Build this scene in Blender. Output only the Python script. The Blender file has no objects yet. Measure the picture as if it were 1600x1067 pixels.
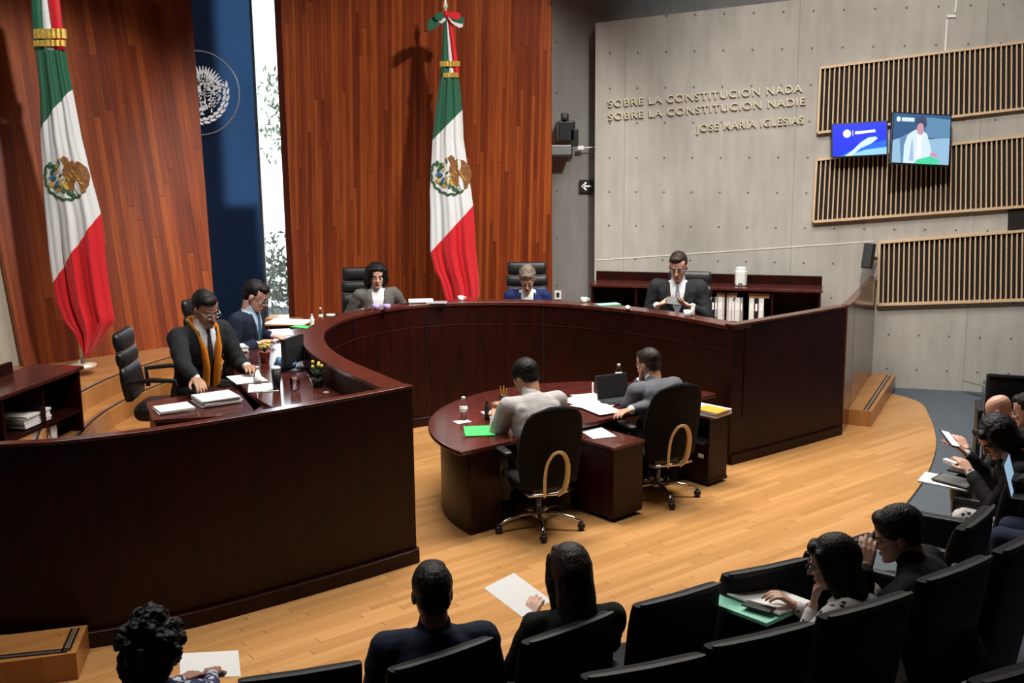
import bpy, bmesh, math, random
from mathutils import Vector, Matrix, noise, Quaternion
random.seed(7)
C = bpy.context.scene.collection
SC = bpy.context.scene
PI = math.pi
# ------------------------------------------------------------------ camera, world, lights, exposure
cam = bpy.data.cameras.new('camera'); cam.sensor_width = 36.0; cam.lens = 36.0*1750/1600; cam.clip_end = 200
camo = bpy.data.objects.new('camera', cam); C.objects.link(camo); SC.camera = camo
camo.location = (0, 0, 3.2)
camo.rotation_euler = (Matrix.Rotation(math.radians(90-11.0), 4, 'X') @ Matrix.Rotation(-0.010, 4, 'Z')).to_euler()
vs = SC.view_settings; vs.view_transform = 'Standard'; vs.look = 'None'; vs.gamma = 1; vs.use_curve_mapping = False; vs.exposure = 0.30
SC.display_settings.display_device = 'sRGB'
W = bpy.data.worlds.new('world'); SC.world = W; W.use_nodes = True
bg = W.node_tree.nodes['Background']; bg.inputs[0].default_value = (.86, .94, 1, 1); bg.inputs[1].default_value = 2.2
def area(name, loc, target, sx, sy, power, color=(1, .95, .88), spread=180):
    l = bpy.data.lights.new(name, 'AREA'); l.shape = 'RECTANGLE'; l.size = sx; l.size_y = sy; l.energy = power; l.color = color
    l.spread = math.radians(spread)
    o = bpy.data.objects.new(name, l); C.objects.link(o); o.location = loc
    o.rotation_euler = (Vector(target)-Vector(loc)).to_track_quat('-Z', 'Y').to_euler(); return o
def spot(name, loc, target, power, deg, blend=.5, r=.12, color=(1, .95, .88)):
    l = bpy.data.lights.new(name, 'SPOT'); l.energy = power; l.spot_size = math.radians(deg); l.spot_blend = blend; l.shadow_soft_size = r; l.color = color
    o = bpy.data.objects.new(name, l); C.objects.link(o); o.location = loc
    o.rotation_euler = (Vector(target)-Vector(loc)).to_track_quat('-Z', 'Y').to_euler(); return o
area('stage_light', (.5, 10.2, 6.6), (.7, 9.6, 0), 4.6, 1.8, 300, spread=120)
area('side_light', (3.2, 9.9, 6.6), (3.0, 9.9, 0), 2.2, 1.6, 110, spread=110)
spot('flag_spot', (-.6, 6.8, 6.6), (-4.3, 11.4, 2.2), 1150, 44)
spot('panel_spot', (2.2, 8.6, 6.6), (-1.0, 13.6, 2.2), 1150, 52)
spot('wall_spot', (2.6, 8.0, 6.6), (4.2, 13.4, 2.6), 1100, 66, .8)
area('front_light', (-1.9, 6.2, 6.7), (-1.9, 6.3, 0), 3.0, 1.0, 55, spread=90)
area('daylight_window', (-3.0, 15.4, 3.0), (-2.6, 12, 1.6), .6, 4.0, 60, (.75, .88, 1))

# ------------------------------------------------------------------ materials
MATS = {}
def nt(name):
    m = bpy.data.materials.new(name); m.use_nodes = True; MATS[name] = m
    return m, m.node_tree, m.node_tree.nodes['Principled BSDF']
def N(t, ty, **k):
    n = t.nodes.new(ty)
    for a, b in k.items(): setattr(n, a, b)
    return n
def plain(name, col, rough=.6, metal=0, spec=.5, var=.06, scale=30, bump=0, coat=0, emit=0, trans=0, sheen=0):
    m, t, p = nt(name)
    p.inputs['Roughness'].default_value = rough; p.inputs['Metallic'].default_value = metal
    p.inputs['Specular IOR Level'].default_value = spec; p.inputs['Coat Weight'].default_value = coat
    p.inputs['Transmission Weight'].default_value = trans
    p.inputs['Sheen Weight'].default_value = sheen
    tc = N(t, 'ShaderNodeTexCoord'); no = N(t, 'ShaderNodeTexNoise'); no.inputs['Scale'].default_value = scale; no.inputs['Detail'].default_value = 3
    t.links.new(tc.outputs['Object'], no.inputs['Vector'])
    r = N(t, 'ShaderNodeValToRGB'); r.color_ramp.elements[0].position = .3; r.color_ramp.elements[1].position = .7
    r.color_ramp.elements[0].color = [max(0, c*(1-var)) for c in col]+[1]; r.color_ramp.elements[1].color = [min(1, c*(1+var)) for c in col]+[1]
    t.links.new(no.outputs['Fac'], r.inputs[0]); t.links.new(r.outputs[0], p.inputs['Base Color'])
    if bump:
        b = N(t, 'ShaderNodeBump'); b.inputs['Strength'].default_value = bump; b.inputs['Distance'].default_value = .01
        t.links.new(no.outputs['Fac'], b.inputs['Height']); t.links.new(b.outputs[0], p.inputs['Normal'])
    if emit:
        p.inputs['Emission Color'].default_value = tuple(col)+(1,); p.inputs['Emission Strength'].default_value = emit
    return m
def math_node(t, op, a, b=None, c=None):
    n = N(t, 'ShaderNodeMath', operation=op)
    for i, v in enumerate((a, b, c)):
        if v is None: continue
        if isinstance(v, (int, float)): n.inputs[i].default_value = v
        else: t.links.new(v, n.inputs[i])
    return n.outputs[0]
def planks(name, cols, pw, pl, rot=0, rough=.35, axes='xy', gap=.02, grain=.35, shear=0, coat=0, seed=0, offs=True):
    """boards running along the first axis; pw width across, pl length"""
    m, t, p = nt(name); p.inputs['Roughness'].default_value = rough; p.inputs['Coat Weight'].default_value = coat; p.inputs['Coat Roughness'].default_value = .15; p.inputs['Specular IOR Level'].default_value = .28 if axes == 'uv' else .45
    tc = N(t, 'ShaderNodeTexCoord')
    src = tc.outputs['UV'] if axes == 'uv' else tc.outputs['Object']
    mp = N(t, 'ShaderNodeMapping'); mp.inputs['Rotation'].default_value = (0, 0, rot); t.links.new(src, mp.inputs[0])
    sp = N(t, 'ShaderNodeSeparateXYZ'); t.links.new(mp.outputs[0], sp.inputs[0])
    u, v = sp.outputs[0], sp.outputs[1]
    if shear: v = math_node(t, 'ADD', v, math_node(t, 'MULTIPLY', u, shear))
    vi = math_node(t, 'DIVIDE', v, pw); fl = math_node(t, 'FLOOR', vi); fr = math_node(t, 'FRACT', vi)
    wn = N(t, 'ShaderNodeTexWhiteNoise', noise_dimensions='1D'); t.links.new(math_node(t, 'ADD', fl, seed), wn.inputs['W'])
    ui = math_node(t, 'ADD', math_node(t, 'DIVIDE', u, pl), wn.outputs['Value']); ufl = math_node(t, 'FLOOR', ui); ufr = math_node(t, 'FRACT', ui)
    cb = N(t, 'ShaderNodeCombineXYZ'); t.links.new(fl, cb.inputs[0]); t.links.new(ufl, cb.inputs[1]); cb.inputs[2].default_value = seed
    w2 = N(t, 'ShaderNodeTexWhiteNoise', noise_dimensions='3D'); t.links.new(cb.outputs[0], w2.inputs['Vector'])
    gv = N(t, 'ShaderNodeCombineXYZ'); t.links.new(math_node(t, 'MULTIPLY', u, 1.6), gv.inputs[0]); t.links.new(math_node(t, 'MULTIPLY', v, 28), gv.inputs[1]); t.links.new(math_node(t, 'MULTIPLY', w2.outputs['Value'], 40), gv.inputs[2])
    gn = N(t, 'ShaderNodeTexNoise'); gn.inputs['Scale'].default_value = 1; gn.inputs['Detail'].default_value = 4; t.links.new(gv.outputs[0], gn.inputs['Vector'])
    f = math_node(t, 'ADD', math_node(t, 'MULTIPLY', w2.outputs['Value'], 1-grain), math_node(t, 'MULTIPLY', gn.outputs['Fac'], grain))
    r = N(t, 'ShaderNodeValToRGB'); t.links.new(f, r.inputs[0]); e = r.color_ramp.elements
    e[0].position = .15; e[0].color = tuple(cols[0])+(1,); e[1].position = .85; e[1].color = tuple(cols[-1])+(1,)
    if len(cols) > 2:
        q = r.color_ramp.elements.new(.5); q.color = tuple(cols[1])+(1,)
    a = math_node(t, 'LESS_THAN', fr, gap); b = math_node(t, 'LESS_THAN', ufr, .003*2/pl)
    g = math_node(t, 'MAXIMUM', a, b)
    mx = N(t, 'ShaderNodeMix', data_type='RGBA'); t.links.new(g, mx.inputs['Factor']); t.links.new(r.outputs[0], mx.inputs[6]); mx.inputs[7].default_value = tuple(c*.55 for c in cols[0])+(1,)
    t.links.new(mx.outputs[2], p.inputs['Base Color'])
    bp = N(t, 'ShaderNodeBump'); bp.inputs['Strength'].default_value = .25; bp.inputs['Distance'].default_value = .003
    t.links.new(math_node(t, 'SUBTRACT', gn.outputs['Fac'], math_node(t, 'MULTIPLY', g, 2)), bp.inputs['Height']); t.links.new(bp.outputs[0], p.inputs['Normal'])
    return m
def concrete(name, base=(.40, .38, .345), holes=None, seams=True):
    """cast concrete; UV metres; dark tie holes on a grid"""
    m, t, p = nt(name); p.inputs['Roughness'].default_value = .75; p.inputs['Specular IOR Level'].default_value = .3
    tc = N(t, 'ShaderNodeTexCoord'); sp = N(t, 'ShaderNodeSeparateXYZ'); t.links.new(tc.outputs['UV'], sp.inputs[0])
    n1 = N(t, 'ShaderNodeTexNoise'); n1.inputs['Scale'].default_value = .9; n1.inputs['Detail'].default_value = 8; n1.inputs['Roughness'].default_value = .62; t.links.new(tc.outputs['UV'], n1.inputs[0])
    mp = N(t, 'ShaderNodeMapping'); mp.inputs['Scale'].default_value = (7, 1.1, 1); t.links.new(tc.outputs['UV'], mp.inputs[0])
    n2 = N(t, 'ShaderNodeTexNoise'); n2.inputs['Scale'].default_value = 1.3; n2.inputs['Detail'].default_value = 5; t.links.new(mp.outputs[0], n2.inputs[0])
    f = math_node(t, 'ADD', math_node(t, 'MULTIPLY', n1.outputs[0], .6), math_node(t, 'MULTIPLY', n2.outputs[0], .4))
    r = N(t, 'ShaderNodeValToRGB'); e = r.color_ramp.elements; e[0].position = .34; e[1].position = .66
    e[0].color = tuple(c*.80 for c in base)+(1,); e[1].color = tuple(c*1.12 for c in base)+(1,); t.links.new(f, r.inputs[0])
    out = r.outputs[0]
    if holes:
        u0, v0, du, dv = holes
        a = math_node(t, 'DIVIDE', math_node(t, 'SUBTRACT', sp.outputs[0], u0), du); a = math_node(t, 'SUBTRACT', a, math_node(t, 'ROUND', a)); a = math_node(t, 'MULTIPLY', a, du)
        b = math_node(t, 'DIVIDE', math_node(t, 'SUBTRACT', sp.outputs[1], v0), dv); b = math_node(t, 'SUBTRACT', b, math_node(t, 'ROUND', b)); b = math_node(t, 'MULTIPLY', b, dv)
        d = math_node(t, 'SQRT', math_node(t, 'ADD', math_node(t, 'MULTIPLY', a, a), math_node(t, 'MULTIPLY', b, b)))
        k = math_node(t, 'MULTIPLY', math_node(t, 'LESS_THAN', d, .014), .75)
        if seams:
            c = math_node(t, 'DIVIDE', math_node(t, 'SUBTRACT', sp.outputs[0], u0+.55*du), du*6); c = math_node(t, 'ABSOLUTE', math_node(t, 'SUBTRACT', c, math_node(t, 'ROUND', c)))
            k = math_node(t, 'MAXIMUM', k, math_node(t, 'MULTIPLY', math_node(t, 'LESS_THAN', c, .004), .22))
        mx = N(t, 'ShaderNodeMix', data_type='RGBA'); t.links.new(k, mx.inputs['Factor']); t.links.new(out, mx.inputs[6]); mx.inputs[7].default_value = (.06, .055, .05, 1); out = mx.outputs[2]
    t.links.new(out, p.inputs['Base Color'])
    bp = N(t, 'ShaderNodeBump'); bp.inputs['Strength'].default_value = .3; bp.inputs['Distance'].default_value = .02; t.links.new(n1.outputs[0], bp.inputs['Height']); t.links.new(bp.outputs[0], p.inputs['Normal'])
    return m
M = {}
M['floor'] = planks('floor_boards', [(.36, .175, .055), (.45, .225, .078), (.53, .285, .108)], .065, 1.1, rot=-.672, rough=.30, gap=.01, grain=.55)
M['step'] = planks('step_boards', [(.36, .155, .045), (.46, .21, .068)], .07, 1.0, rot=-.672, rough=.3, gap=.012)
M['panel'] = planks('wall_boards', [(.10, .013, .004), (.22, .038, .007), (.40, .090, .014)], .075, 3.4, axes='uv', rough=.42, gap=.02, grain=.6, shear=0, seed=3)
M['panel2'] = planks('batten_boards', [(.10, .013, .004), (.22, .040, .008), (.40, .092, .017)], .045, 3.0, axes='uv', rough=.42, gap=.05, grain=.6, shear=-.03, seed=11)
M['concrete'] = concrete('cast_concrete', holes=(.185, 4.04, .345, .425))
M['concrete_back'] = concrete('back_concrete', (.19, .187, .18), holes=(.3, 4.2, .6, .62), seams=False)  # shade of the recess put into the darker base colour
M['concrete_left'] = concrete('side_concrete', (.50, .46, .38), holes=(.3, 1.9, .8, .6), seams=False)
M['ceiling'] = plain('ceiling_paint', (.25, .24, .22), .9)
M['carpet'] = plain('grey_carpet', (.085, .10, .115), .95, var=.18, scale=60, bump=.3, spec=.1)
def mahog(name, c0, c1, rough=.3, coat=.3):
    m, t, p = nt(name); p.inputs['Roughness'].default_value = rough; p.inputs['Coat Weight'].default_value = coat; p.inputs['Coat Roughness'].default_value = .12; p.inputs['Specular IOR Level'].default_value = .22 if coat < .2 else .4
    tc = N(t, 'ShaderNodeTexCoord'); mp = N(t, 'ShaderNodeMapping'); mp.inputs['Scale'].default_value = (6, 6, 1.1); t.links.new(tc.outputs['Object'], mp.inputs[0])
    n = N(t, 'ShaderNodeTexNoise'); n.inputs['Scale'].default_value = 2.5; n.inputs['Detail'].default_value = 6; n.inputs['Distortion'].default_value = .6; t.links.new(mp.outputs[0], n.inputs[0])
    r = N(t, 'ShaderNodeValToRGB'); e = r.color_ramp.elements; e[0].position = .35; e[1].position = .65; e[0].color = c0+(1,); e[1].color = c1+(1,)
    t.links.new(n.outputs[0], r.inputs[0]); t.links.new(r.outputs[0], p.inputs['Base Color']); return m
M['mahog'] = mahog('dark_mahogany', (.010, .0008, .0005), (.022, .0015, .0009), .42, .04)
M['mahogtop'] = mahog('polished_mahogany', (.052, .010, .0075), (.085, .019, .014), .22, .4)
M['black'] = plain('black_plastic', (.007, .007, .008), .42)
M['leather'] = plain('black_leather', (.0045, .005, .006), .45, bump=.15, scale=60)
M['seatfab'] = plain('black_upholstery', (.006, .0063, .0075), .65, bump=.2, scale=80, spec=.2)
M['seattop'] = plain('worn_black_vinyl', (.016, .018, .020), .5, bump=.1, scale=70, spec=.35)
M['mesh'] = plain('black_mesh_fabric', (.004, .004, .0045), .8, scale=120, bump=.3, spec=.2)
M['chrome'] = plain('chrome', (.75, .73, .70), .15, 1)
M['gold'] = plain('gold_trim', (.62, .40, .07), .45, .5, scale=60, var=.3)
M['brass'] = plain('brushed_brass', (.80, .72, .55), .35, .35)
M['bentwood'] = plain('bent_beech', (.68, .50, .27), .3, coat=.4)
M['white'] = plain('white_paper', (.80, .80, .79), .7, var=.02)
M['plastic_white'] = plain('white_plastic', (.75, .75, .73), .4)
M['green'] = plain('green_card', (.05, .55, .12), .6)
M['mint'] = plain('mint_card', (.28, .72, .52), .6)
M['orange'] = plain('orange_card', (.90, .28, .02), .6)
M['kraft'] = plain('brown_card', (.35, .22, .12), .7)
M['alu'] = plain('aluminium_strip', (.6, .6, .6), .3, .9)
M['slat'] = plain('pale_wood_slat', (.60, .43, .27), .5, var=.12)
M['slatdark'] = plain('dark_acoustic_cloth', (.012, .007, .005), .9)
M['steel'] = plain('grey_steel', (.25, .26, .27), .4, .6)
M['darkgrey'] = plain('dark_grey_plastic', (.02, .021, .023), .5)
M['lap'] = plain('laptop_shell', (.03, .032, .036), .35, .3)
def glass(name, col, rough=.02, ior=1.3):
    m, t, p = nt(name); p.inputs['Base Color'].default_value = tuple(col)+(1,); p.inputs['Transmission Weight'].default_value = 1; p.inputs['Roughness'].default_value = rough; p.inputs['IOR'].default_value = ior
    return m
M['clear'] = glass('clear_plastic', (.92, .95, .97), .05, 1.15)
def emis(name, col, st):
    m, t, p = nt(name); p.inputs['Base Color'].default_value = (.01, .01, .01, 1); p.inputs['Emission Color'].default_value = tuple(col)+(1,); p.inputs['Emission Strength'].default_value = st; p.inputs['Roughness'].default_value = .3
    return m

# ------------------------------------------------------------------ mesh helpers
class MB:
    def __init__(s): s.b = bmesh.new(); s.uv = None
    def _fin(s, vs, mi=0):
        fs = {f for v in vs for f in v.link_faces}
        for f in fs: f.material_index = mi
        return s
    def box(s, c, sz, rz=0, mi=0, rot=None):
        r = bmesh.ops.create_cube(s.b, size=1); m = Matrix.Translation(c) @ (rot.to_4x4() if rot else Matrix.Rotation(rz, 4, 'Z')) @ Matrix.Diagonal((sz[0], sz[1], sz[2], 1))
        bmesh.ops.transform(s.b, matrix=m, verts=r['verts']); return s._fin(r['verts'], mi)
    def prism(s, poly, z0, z1, mi=0):
        n = len(poly); a = [s.b.verts.new((p[0], p[1], z0)) for p in poly]; b = [s.b.verts.new((p[0], p[1], z1)) for p in poly]
        fs = [s.b.faces.new(a[::-1]), s.b.faces.new(b)]+[s.b.faces.new((a[i], a[(i+1) % n], b[(i+1) % n], b[i])) for i in range(n)]
        for f in fs: f.material_index = mi
        bmesh.ops.recalc_face_normals(s.b, faces=fs); return s
    def strip(s, A, B, z0, z1, mi=0):
        """solid between two plan polylines of equal length"""
        n = len(A); V = [[s.b.verts.new((p[0], p[1], z)) for p in L] for L, z in ((A, z0), (B, z0), (B, z1), (A, z1))]; fs = []
        for i in range(n-1):
            for k in range(4): q = (k+1) % 4; fs.append(s.b.faces.new((V[k][i], V[k][i+1], V[q][i+1], V[q][i])))
        fs.append(s.b.faces.new([V[k][0] for k in range(4)])); fs.append(s.b.faces.new([V[k][-1] for k in range(4)]))
        for f in fs: f.material_index = mi
        bmesh.ops.recalc_face_normals(s.b, faces=fs); return s
    def loft(s, rings, mi=0, close=False):
        """rings: lists of points; capped at both ends"""
        R = [[s.b.verts.new(p) for p in r] for r in rings]; n = len(R[0]); fs = []
        for i in range(len(R)-1):
            for j in range(n): k = (j+1) % n; fs.append(s.b.faces.new((R[i][j], R[i][k], R[i+1][k], R[i+1][j])))
        if close:
            for j in range(n): k = (j+1) % n; fs.append(s.b.faces.new((R[-1][j], R[-1][k], R[0][k], R[0][j])))
        else:
            fs.append(s.b.faces.new(R[0][::-1])); fs.append(s.b.faces.new(R[-1]))
        for f in fs: f.material_index = mi
        bmesh.ops.recalc_face_normals(s.b, faces=fs); return s
    def tube(s, pts, r, n=8, mi=0, close=False, flat=1.0):
        pts = [Vector(p) for p in pts]; rings = []; L = len(pts); prev = None
        for i, p in enumerate(pts):
            if close: d = (pts[(i+1) % L]-pts[i-1])
            else: d = pts[min(i+1, L-1)]-pts[max(i-1, 0)]
            d.normalize()
            if prev is None:
                a = d.orthogonal().normalized() if abs(d.z) > .9 else d.cross(Vector((0, 0, 1))).normalized()
            else:
                a = (prev-d*prev.dot(d)).normalized()
            prev = a; b = d.cross(a); rr = r[i] if isinstance(r, (list, tuple)) else r
            rings.append([p+a*math.cos(2*PI*k/n)*rr+b*math.sin(2*PI*k/n)*rr*flat for k in range(n)])
        return s.loft(rings, mi, close)
    def cap(s, p0, p1, r0, r1, n=12, mi=0):
        p0, p1 = Vector(p0), Vector(p1); d = p1-p0; L = d.length
        if L < 1e-6: d = Vector((0, 0, 1)); L = 1e-4
        d = d.normalized(); a = d.orthogonal().normalized(); b = d.cross(a); rings = []
        for q in (-85, -55, -25, 0): q = math.radians(q); rings.append((p0+d*math.sin(q)*r0, r0*math.cos(q)))
        for q in (0, 25, 55, 85): q = math.radians(q); rings.append((p1+d*math.sin(q)*r1, r1*math.cos(q)))
        return s.loft([[c+a*math.cos(2*PI*k/n)*r+b*math.sin(2*PI*k/n)*r for k in range(n)] for c, r in rings], mi)
    def ell(s, c, r, rot=None, n=16, mi=0):
        q = bmesh.ops.create_uvsphere(s.b, u_segments=n, v_segments=max(6, n//2+2), radius=1)
        m = Matrix.Translation(c) @ (rot.to_4x4() if rot else Matrix.Identity(4)) @ Matrix.Diagonal((r[0], r[1], r[2], 1))
        bmesh.ops.transform(s.b, matrix=m, verts=q['verts']); return s._fin(q['verts'], mi)
    def lathe(s, prof, c=(0, 0, 0), n=20, mi=0):
        return s.loft([[(c[0]+r*math.cos(2*PI*k/n), c[1]+r*math.sin(2*PI*k/n), c[2]+z) for k in range(n)] for r, z in prof], mi)
    def xf(s, m): bmesh.ops.transform(s.b, matrix=m, verts=s.b.verts[:]); return s
    def boxuv(s):
        uv = s.b.loops.layers.uv.verify()
        for f in s.b.faces:
            n = f.normal; f.normal_update(); n = f.normal
            for l in f.loops:
                c = l.vert.co
                l[uv].uv = (c.x, c.y) if abs(n.z) > .7 else ((c.x, c.z) if abs(n.y) > abs(n.x) else (c.y, c.z))
        return s
    def build(s, name, mat, parent=None, smooth=False, bevel=0, seg=2, loc=None, rz=None, ang=35):
        me = bpy.data.meshes.new(name); s.b.normal_update(); s.b.to_mesh(me); s.b.free()
        for m in (mat if isinstance(mat, (list, tuple)) else [mat]): me.materials.append(M[m] if isinstance(m, str) else m)
        o = bpy.data.objects.new(name, me); C.objects.link(o)
        if parent: o.parent = parent
        if loc is not None: o.location = loc
        if rz is not None: o.rotation_euler = (0, 0, rz)
        if bevel:
            b = o.modifiers.new('bevel', 'BEVEL'); b.width = bevel; b.segments = seg; b.limit_method = 'ANGLE'; b.angle_limit = math.radians(40)
        if smooth:
            for p in me.polygons: p.use_smooth = True
            if bevel or smooth == 'a':
                me.set_sharp_from_angle(angle=math.radians(ang))
        return o
def tag(o, label, cat, group=None, kind=None):
    if label: o['label'] = label
    if cat: o['category'] = cat
    if group: o['group'] = group
    if kind: o['kind'] = kind
    return o
def struct(o): o['kind'] = 'structure'; return o
def thing(name, label, cat, loc=(0, 0, 0), rz=0, group=None):
    o = bpy.data.objects.new(name, None); C.objects.link(o); o.empty_display_size = .1; o.location = loc; o.rotation_euler = (0, 0, rz)
    return tag(o, label, cat, group)
def children(o): return [x for x in bpy.data.objects if x.parent == o]
def copy_tree(o, loc=None, rz=None, label=None, parent=None):
    c = o.copy(); C.objects.link(c); c.parent = parent
    if loc is not None: c.location = loc
    if rz is not None: c.rotation_euler = (0, 0, rz)
    if label: c['label'] = label
    for ch in children(o): copy_tree(ch, parent=c)
    return c
def heading(dx, dy): return math.atan2(-dx, dy)      # turns local +Y to (dx, dy)
def spline(P, k=6):
    out = []; P = [Vector(p) for p in P]
    for i in range(len(P)-1):
        p0 = P[max(i-1, 0)]; p1 = P[i]; p2 = P[i+1]; p3 = P[min(i+2, len(P)-1)]
        for j in range(k):
            t = j/k; out.append(.5*((2*p1)+(-p0+p2)*t+(2*p0-5*p1+4*p2-p3)*t*t+(-p0+3*p1-3*p2+p3)*t**3))
    out.append(P[-1]); return out
def offset(P, w):
    out = []; n = len(P)
    for i in range(n):
        d = (P[min(i+1, n-1)]-P[max(i-1, 0)]).normalized(); out.append(P[i]+Vector((-d.y, d.x))*w)
    return out

# ------------------------------------------------------------------ setting
V2 = lambda *p: [Vector(q) for q in p]
wood_edge = [(4.35, 13.2), (4.69, 12.62), (4.58, 11.93), (4.38, 11.21), (4.14, 10.57), (3.78, 9.83), (3.35, 9.1), (2.85, 8.3), (2.2, 7.5), (1.5, 6.85), (.6, 6.2), (-.5, 5.6), (-2, 5.2), (-4, 5.0), (-6.9, 4.9)]
we = [(p.x, p.y) for p in spline(wood_edge, 4)]
mb = MB(); mb.prism(we+[(-6.9, 13.5), (4.2, 13.6)], -.1, 0); struct(mb.build('floor_stage', 'floor'))
mb = MB(); mb.box((1.0, 6.0, -.12), (17, 20, .2)); struct(mb.build('floor_carpet', 'carpet'))
def wall(name, A, B, z0, z1, mat, th=.25, lean=0, side=1, top=None, el=0, er=0):
    """slab from A to B, UV in metres (u along, v = z); leans back by tan(lean)"""
    A, B = Vector(A), Vector(B); d = (B-A); L = d.length; d.normalize(); nrm = Vector((d.y, -d.x))*side
    b = bmesh.new(); uv = b.loops.layers.uv.verify(); n = 1
    def P(u, z, k): q = A+d*u-nrm*(th*k+lean*(z-z0)); return b.verts.new((q.x, q.y, z))
    zt = top or (z1, z1)
    v = [P(0, z0, 0), P(L, z0, 0), P(L+er, zt[1], 0), P(-el, zt[0], 0), P(0, z0, 1), P(L, z0, 1), P(L+er, zt[1], 1), P(-el, zt[0], 1)]
    U = [(0, z0), (L, z0), (L+er, zt[1]), (-el, zt[0])]*2; U = {v[i]: U[i] for i in range(8)}
    for q in ((0, 1, 2, 3), (5, 4, 7, 6), (4, 0, 3, 7), (1, 5, 6, 2), (3, 2, 6, 7), (4, 5, 1, 0)):
        f = b.faces.new([v[i] for i in q])
        for l in f.loops: l[uv].uv = U[l.vert]
    bmesh.ops.recalc_face_normals(b, faces=b.faces[:])
    m = MB(); m.b.free(); m.b = b; o = m.build(name, mat); return struct(o)
def swap_uv(o):      # boards run vertically: u = height, v = along
    uv = o.data.uv_layers.active.data
    for l in uv: l.uv = (l.uv[1], l.uv[0])
    return o
WA = Vector((1.07, 14.32)); WD = Vector((.966, -.259))
WB = WA+WD*7.4
wall('wall_right', WA, WB, -.1, 4.4, 'concrete', top=(4.41, 5.0), th=.4)
wall('wall_right_upper', WA+Vector((-.2, .9)), WB+Vector((0, .9)), 4.0, 7.0, 'concrete_back')
wall('wall_back_right', (.30, 14.62), (1.6, 14.62), -.1, 7.0, 'concrete_back')
wall('wall_left', (-7.2, 9.5), (-5.02, 11.40), -.1, 7.0, 'concrete_left', lean=.22)
wall('wall_outer_left', (-7.4, -3), (-7.2, 9.6), -.1, 7.0, 'concrete_left')
wall('wall_outer_right', WB+Vector((-.02, 0)), (9.2, -3), -.1, 7.0, 'concrete')
wall('wall_rear', (9.2, -3), (-7.4, -3), -.1, 7.0, 'concrete_back')
mb = MB(); mb.prism([(-7.6, -3.2), (9.4, -3.2), (9.4, 16.0), (-7.6, 16.0)], 7.0, 7.2); struct(mb.build('ceiling', 'ceiling'))
# wood clad walls
swap_uv(wall('wall_back_left', (-5.02, 11.36), (-3.41, 12.74), .42, 7.0, 'panel', th=.18, lean=.22, er=.58, el=.2))
swap_uv(wall('wall_back_center', (-2.83, 14.45), (.51, 14.05), .42, 7.0, 'panel2', th=.08))
# glass bay between the clad walls
def dark_glass():
    m, t, p = nt('blue_tinted_glass'); p.inputs['Base Color'].default_value = (.012, .035, .09, 1); p.inputs['Roughness'].default_value = .12
    tr = N(t, 'ShaderNodeBsdfRefraction'); tr.inputs[0].default_value = (.15, .23, .34, 1); tr.inputs['Roughness'].default_value = .55; tr.inputs['IOR'].default_value = 1.2; mx = N(t, 'ShaderNodeMixShader'); mx.inputs[0].default_value = .7
    t.links.new(p.outputs[0], mx.inputs[1]); t.links.new(tr.outputs[0], mx.inputs[2]); t.links.new(mx.outputs[0], t.nodes['Material Output'].inputs[0]); return m
M['darkglass'] = dark_glass()
def pane_mat():
    m, t, p = nt('window_pane_glass'); p.inputs['Base Color'].default_value = (.8, .9, .95, 1); p.inputs['Roughness'].default_value = .03
    tr = N(t, 'ShaderNodeBsdfTransparent'); mx = N(t, 'ShaderNodeMixShader'); mx.inputs[0].default_value = .93
    t.links.new(p.outputs[0], mx.inputs[1]); t.links.new(tr.outputs[0], mx.inputs[2]); t.links.new(mx.outputs[0], t.nodes['Material Output'].inputs[0]); return m
M['pane'] = pane_mat()
w2 = struct(MB().box((-3.95, 14.56, 3.7), (1.46, .03, 6.4)).build('window_2', 'darkglass'))
w1 = struct(MB().box((-3.03, 14.60, 3.7), (.46, .02, 6.0)).build('window_1', 'pane'))
MB().box((-3.22, 14.55, 3.7), (.035, .06, 6.4)).build('window_frame', 'darkgrey', w1)
MB().box((-2.86, 14.62, 3.7), (.10, .34, 6.4)).build('window_frame', 'panel2', w1)
MB().box((-3.04, 14.50, .70), (.62, .34, .09)).build('window_sill', 'step', w1)
MB().box((-3.3, 14.66, .25), (2.4, .2, .9)).build('window_base_board', 'mahog', w1)
# slab added behind the tinted pane to darken its left and bottom
struct(MB().box((-5.25, 15.3, 3.0), (2.75, .15, 6.5)).box((-3.66, 15.3, .95), (.46, .15, 2.4)).build('added_glass_backing', 'concrete_back'))
# etched seal on the tinted glass
seal = thing('etched_seal', 'round silver eagle seal etched on the dark blue glass, half hidden by the wood panelling', 'seal', (-3.93, 14.50, 3.62))
flk = random.Random(9)
M['silver'] = plain('etched_silver', (.78, .80, .82), .5, .0, var=.1)
ring = MB(); ring.tube([(math.cos(2*PI*k/64)*.52, 0, math.sin(2*PI*k/64)*.52) for k in range(64)], .010, 6, close=True); ring.build('outer_ring', 'steel', seal, True)
sm = MB(); rs = random.Random(5)
def leaf(mb, c, ang, a, b, y=-.006, mi=0, th=.004):
    ca, sa = math.cos(ang), math.sin(ang)
    out = [(c[0]+(a*math.cos(q)*(1))*ca-b*math.sin(q)*(1-.35*math.cos(q))*sa, c[1]+(a*math.cos(q))*sa+b*math.sin(q)*(1-.35*math.cos(q))*ca) for q in [2*PI*k/10 for k in range(10)]]
    mb.loft([[(x, y, z) for x, z in out], [(x, y-th, z) for x, z in out]], mi)
for k in range(34):                       # two rows of leaves round the lower half
    q = math.radians(-195+k%17*13.2); R = .33+.045*(k//17); leaf(sm, (R*math.cos(q), R*math.sin(q)), q+1.25, .045, .018)
for k in range(15):                       # spread wing feathers
    q = math.radians(10+k*8.5); leaf(sm, (.06+.17*math.cos(q), .02+.20*math.sin(q)), q, .12, .017)
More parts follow.
